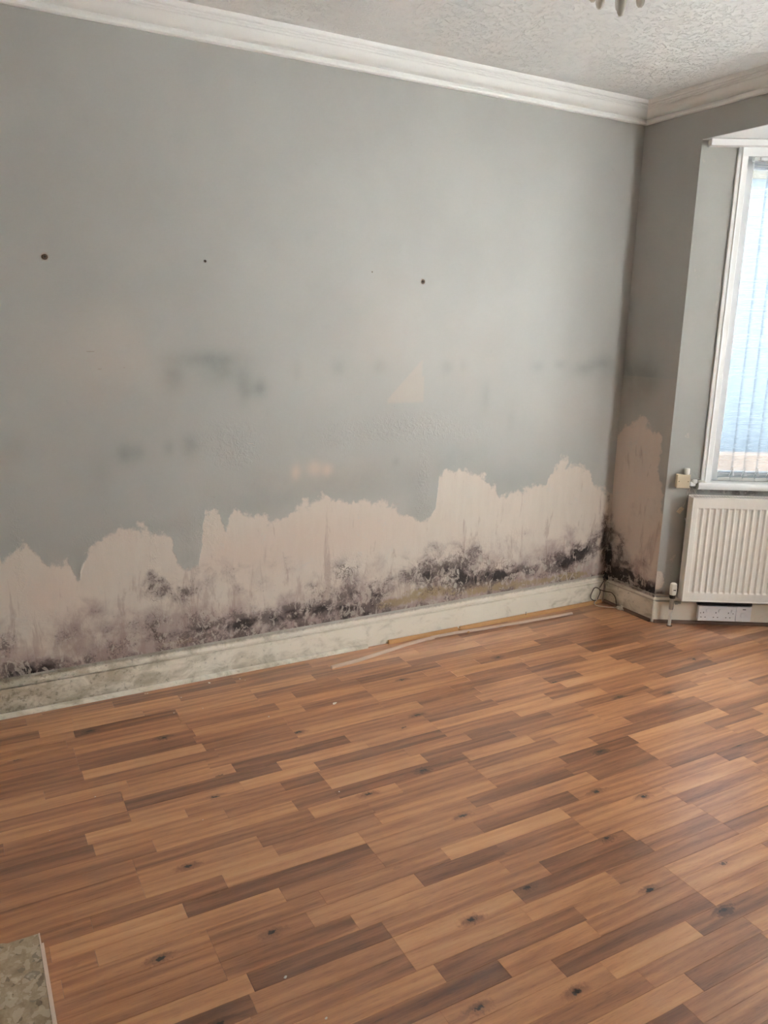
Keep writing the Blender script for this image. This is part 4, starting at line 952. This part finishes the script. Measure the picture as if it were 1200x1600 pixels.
bmesh.ops.transform(m.bm, matrix=Matrix.Translation((.048, -1.055, .001)) @ Matrix.Rotation(math.radians(25), 4, 'Z'), verts=m.bm.verts)
tag(m.build('wood_offcut', M_PINE), 'short split pine offcut sticking out from the skirting beading', 'wood strip')
m = MB(); m.lathe([(.0, 0), (.0012, 0), (.0010, .016), (.003, .017), (0, .0185)], 8, axis_loc=(.03, -.62, .019)); m.build('nail', M_SCREW)
tag(bpy.data.objects['nail'], 'small bent nail standing in the pine beading by the corner', 'nail')

# ---------------------------------------------------------------- wall plugs and screws
for (yv, z, r, lab) in ((-3.007, 1.821, .011, 'large brown wall plug at the far left of the long wall'), (-2.395, 1.838, .0055, 'small dark wall plug hole right of the far-left plug'),
                        (-1.620, 1.833, .0030, 'tiny dark nail hole left of the right-hand plug'), (-1.346, 1.802, .0105, 'large dark wall plug at the right of the long wall')):
    t_ = tag(empty('wall_plug', (WF, yv, z)), lab, 'wall plug')
    MB().lathe([(r*.55, -.012), (r*.55, .0012), (r, .0025), (r*.9, .0040), (r*.5, .0042), (r*.45, .001), (0, .0005)], 9, M=Matrix.Rotation(math.pi/2, 4, 'Y')).build('plug_collar', M_RAWPL, t_)
    MB().lathe([(0, .0008), (r*.42, .0008), (r*.36, .0055), (0, .006)], 8, M=Matrix.Rotation(math.pi/2, 4, 'Y'), axis_loc=(0, r*.1, r*.08)).build('screw', M_SCREW, t_)
    if r > .009:
        V = []; F = []
        n = 11
        V.append((.0006, 0, 0))
        for i in range(n):
            a = 2*math.pi*i/n; rr = r*random.uniform(1.2, 1.75); V.append((.0002, rr*math.cos(a), rr*math.sin(a)))
        F = [(0, 1+i, 1+(i+1) % n) for i in range(n)]
        me = bpy.data.meshes.new('chipped_plaster'); me.from_pydata(V, [], F); link('chipped_plaster', me, M_FLAKE, t_)
# small scratches (raised lips of torn paint) on the wall, children of the wall
def torn(yv, z, w_, h_, curl=.004, mat=None, tilt=0.0):
    n = random.randint(7, 10); V = [(.0006, 0, 0)]; F = []
    for k_ in (.55, 1.0):
        for i in range(n):
            a_ = 2*math.pi*i/n; q = k_*(.5+.5*random.random() if k_ == 1 else 1)
            y_, z_ = .5*w_*q*math.cos(a_), .5*h_*q*math.sin(a_)
            V.append((.0006+curl*max(0, -math.sin(a_)+.1)*k_*k_, y_, z_+tilt*y_))
    F = [(0, 1+i, 1+(i+1) % n) for i in range(n)]+[(1+i, 1+n+i, 1+n+(i+1) % n, 1+(i+1) % n) for i in range(n)]
    me = bpy.data.meshes.new('paint_flake'); me.from_pydata(V, [], F)
    me.polygons.foreach_set('use_smooth', [True]*len(me.polygons))
    o_ = link('paint_flake', me, mat or M_FLAKE, wall_left, (WF, yv, z)); return o_
for yv, z, s in FLAKES: torn(yv, z, s*.55, s*.6*random.uniform(.8, 1.6), random.uniform(.003, .008), tilt=random.uniform(-.5, .5))
for yv, z, w_ in ((-2.862, 1.473, .045), (-2.835, 1.405, .02), (-2.74, 1.41, .012), (-2.215, 1.075, .030), (-2.20, 1.063, .018), (-1.455, .73, .03)):
    torn(yv, z, w_, .006, .0022, tilt=random.uniform(-.2, .1))

# ---------------------------------------------------------------- hearth
ht = tag(empty('hearth', (0, 0, 0)), 'brown mottled marble hearth slab with a thin pinkish edging strip', 'hearth')
V2 = [(1.36, -3.296), (2.62, -3.296), (2.62, -3.775), (1.36, -3.775)]
b = bmesh.new(); outline = [(1.364, -3.2965), (2.62, -3.2965), (2.62, -3.775), (1.37, -3.775), (1.373, -3.56), (1.362, -3.47), (1.369, -3.415), (1.363, -3.392), (1.376, -3.372), (1.377, -3.352)]
outline = [(1.3705, -3.2965), (2.62, -3.2965), (2.62, -3.775), (1.362, -3.775), (1.360, -3.56), (1.357, -3.47), (1.361, -3.395), (1.366, -3.378), (1.3705, -3.370), (1.3700, -3.352)]
lo = [b.verts.new((x, y, .0005)) for x, y in outline]; hi = [b.verts.new((x, y, .030)) for x, y in outline]
b.faces.new(lo); b.faces.new(hi[::-1]); n = len(lo)
for i in range(n): b.faces.new((lo[i], hi[i], hi[(i+1) % n], lo[(i+1) % n]))
bmesh.ops.recalc_face_normals(b, faces=b.faces); bmesh.ops.bevel(b, geom=[e for e in b.edges if all(v.co.z > .02 for v in e.verts)], offset=.0012, segments=1, affect='EDGES')
m = MB(); m.add(b); m.build('slab', M_MARBLE, ht)
MB().box(1.3715, 2.62, -3.2963, -3.2928, .0005, .0312, .0006).build('edging_strip', M_EDGE, ht)
MB().box(1.410, 2.62, -3.2922, -3.2872, .0005, .0295, .0006).build('edging_strip', M_EDGE, ht)

# ---------------------------------------------------------------- paint chips on the floor
def chip(x, y, r, el=1.0, lab=None, grp=None):
    n = random.randint(6, 9); V = [(0, 0, .0022)]
    for i in range(n):
        a = 2*math.pi*i/n; q = r*random.uniform(.7, 1.15); V.append((q*math.cos(a), q*math.sin(a)*el, random.uniform(.0004, .0012)))
    V += [(v[0], v[1], .0002) for v in V[1:]]
    F = [(0, 1+i, 1+(i+1) % n) for i in range(n)]+[(1+i, 1+n+i, 1+n+(i+1) % n, 1+(i+1) % n) for i in range(n)]+[tuple(1+n+i for i in range(n))[::-1]]
    me = bpy.data.meshes.new('paint_chip'); me.from_pydata(V, [], F)
    o_ = link('paint_chip', me, M_CHIP, None, (x, y, .0002)); o_.rotation_euler = (0, 0, random.uniform(0, 6))
    tag(o_, lab, 'paint chip', grp)
chip(.490, -2.027, .0125, .7, 'largest oval white paint chip on the open floor')
chip(.058, -2.452, .007, .8, 'white paint chip on the floor close to the stained skirting')
chip(1.772, -2.765, .0050, .8, 'cream paint chip in the foreground right of the hearth')
for x, y in [(.08, -2.315), (.103, -2.298), (.285, -2.547), (.477, -2.324), (.88, -3.216), (.751, -3.057), (1.044, -2.766), (1.929, -2.724), (.04, -2.734), (.271, -2.666), (.146, -2.603), (1.1, -2.296), (.043, -2.725)]:
    chip(x, y, random.uniform(.0022, .0042), .8, 'tiny pale paint crumb scattered on the laminate floor', 'paint crumbs scattered on the floor')

# ---------------------------------------------------------------- chandelier
CHX, CHY = 1.872, -1.999
ch = tag(empty('chandelier', (CHX, CHY, 2.26)), 'ceiling chandelier with pearly teardrop pendants at the top edge', 'chandelier')
dz = -2.26
MB().lathe([(0, CEIL+dz), (.055, CEIL+dz), (.055, CEIL-.008+dz), (.04, CEIL-.025+dz), (.012, CEIL-.04+dz), (0, CEIL-.042+dz)], 28).build('ceiling_rose', M_BRASS, ch, smooth=40)
MB().tube([(0, 0, CEIL-.03+dz), (0, 0, .20)], .005, 10).build('stem', M_BRASS, ch)
MB().lathe([(0, .30), (.010, .30), (.022, .27), (.012, .25), (.030, .225), (.036, .20), (.018, .175), (.030, .150), (.014, .128), (0, .125)], 24).build('body', M_BRASS, ch, smooth=40)
MB().lathe([(0, .155), (.066, .155), (.068, .150), (.066, .145), (0, .145)], 32).build('drop_ring', M_BRASS, ch, smooth=40)
def drop_mesh(L_=.090, r=.0098):
    prof = [(0, 0), (r*.45, .0015), (r*.80, .006), (r*.98, .014), (r, .022), (r*.90, .036), (r*.62, .055), (r*.34, .072), (r*.16, .085), (0, L_)]
    return MB().lathe(prof, 20).mesh('teardrop_pendant', smooth=60)
dm = drop_mesh(); dm.materials.append(M_PEARL)
big = link('teardrop_pendant', dm, None, ch, (0, 0, .010)); big.scale = (1.05, 1.05, 1.25)
for i in range(8):
    a = math.radians(187.7-45*i-1.5)
    link('teardrop_pendant', dm, None, ch, (.062*math.cos(a), .062*math.sin(a), .040))
    MB().tube([(.062*math.cos(a), .062*math.sin(a), .128), (.062*math.cos(a), .062*math.sin(a), .148)], .0012, 6).build('hook', M_BRASS, ch)
for i in range(5):
    a = math.radians(242+72*i); c_, s_ = math.cos(a), math.sin(a)
    pts = [(.02*c_, .02*s_, .20), (.06*c_, .06*s_, .165), (.12*c_, .12*s_, .13), (.17*c_, .17*s_, .16), (.18*c_, .18*s_, .20)]
    arm = MB().tube(crv(pts, 6), .0045, 10).build('arm', M_BRASS, ch, smooth=60)
    MB().lathe([(0, .195), (.010, .197), (.026, .215), (.028, .222), (.024, .222), (.010, .212), (0, .211)], 20, axis_loc=(.18*c_, .18*s_, 0)).build('drip_cup', M_BRASS, arm, smooth=40)
    MB().lathe([(0, .212), (.0095, .212), (.0095, .290), (0, .291)], 16, axis_loc=(.18*c_, .18*s_, 0)).build('candle_tube', M_PEARL, arm, smooth=40)
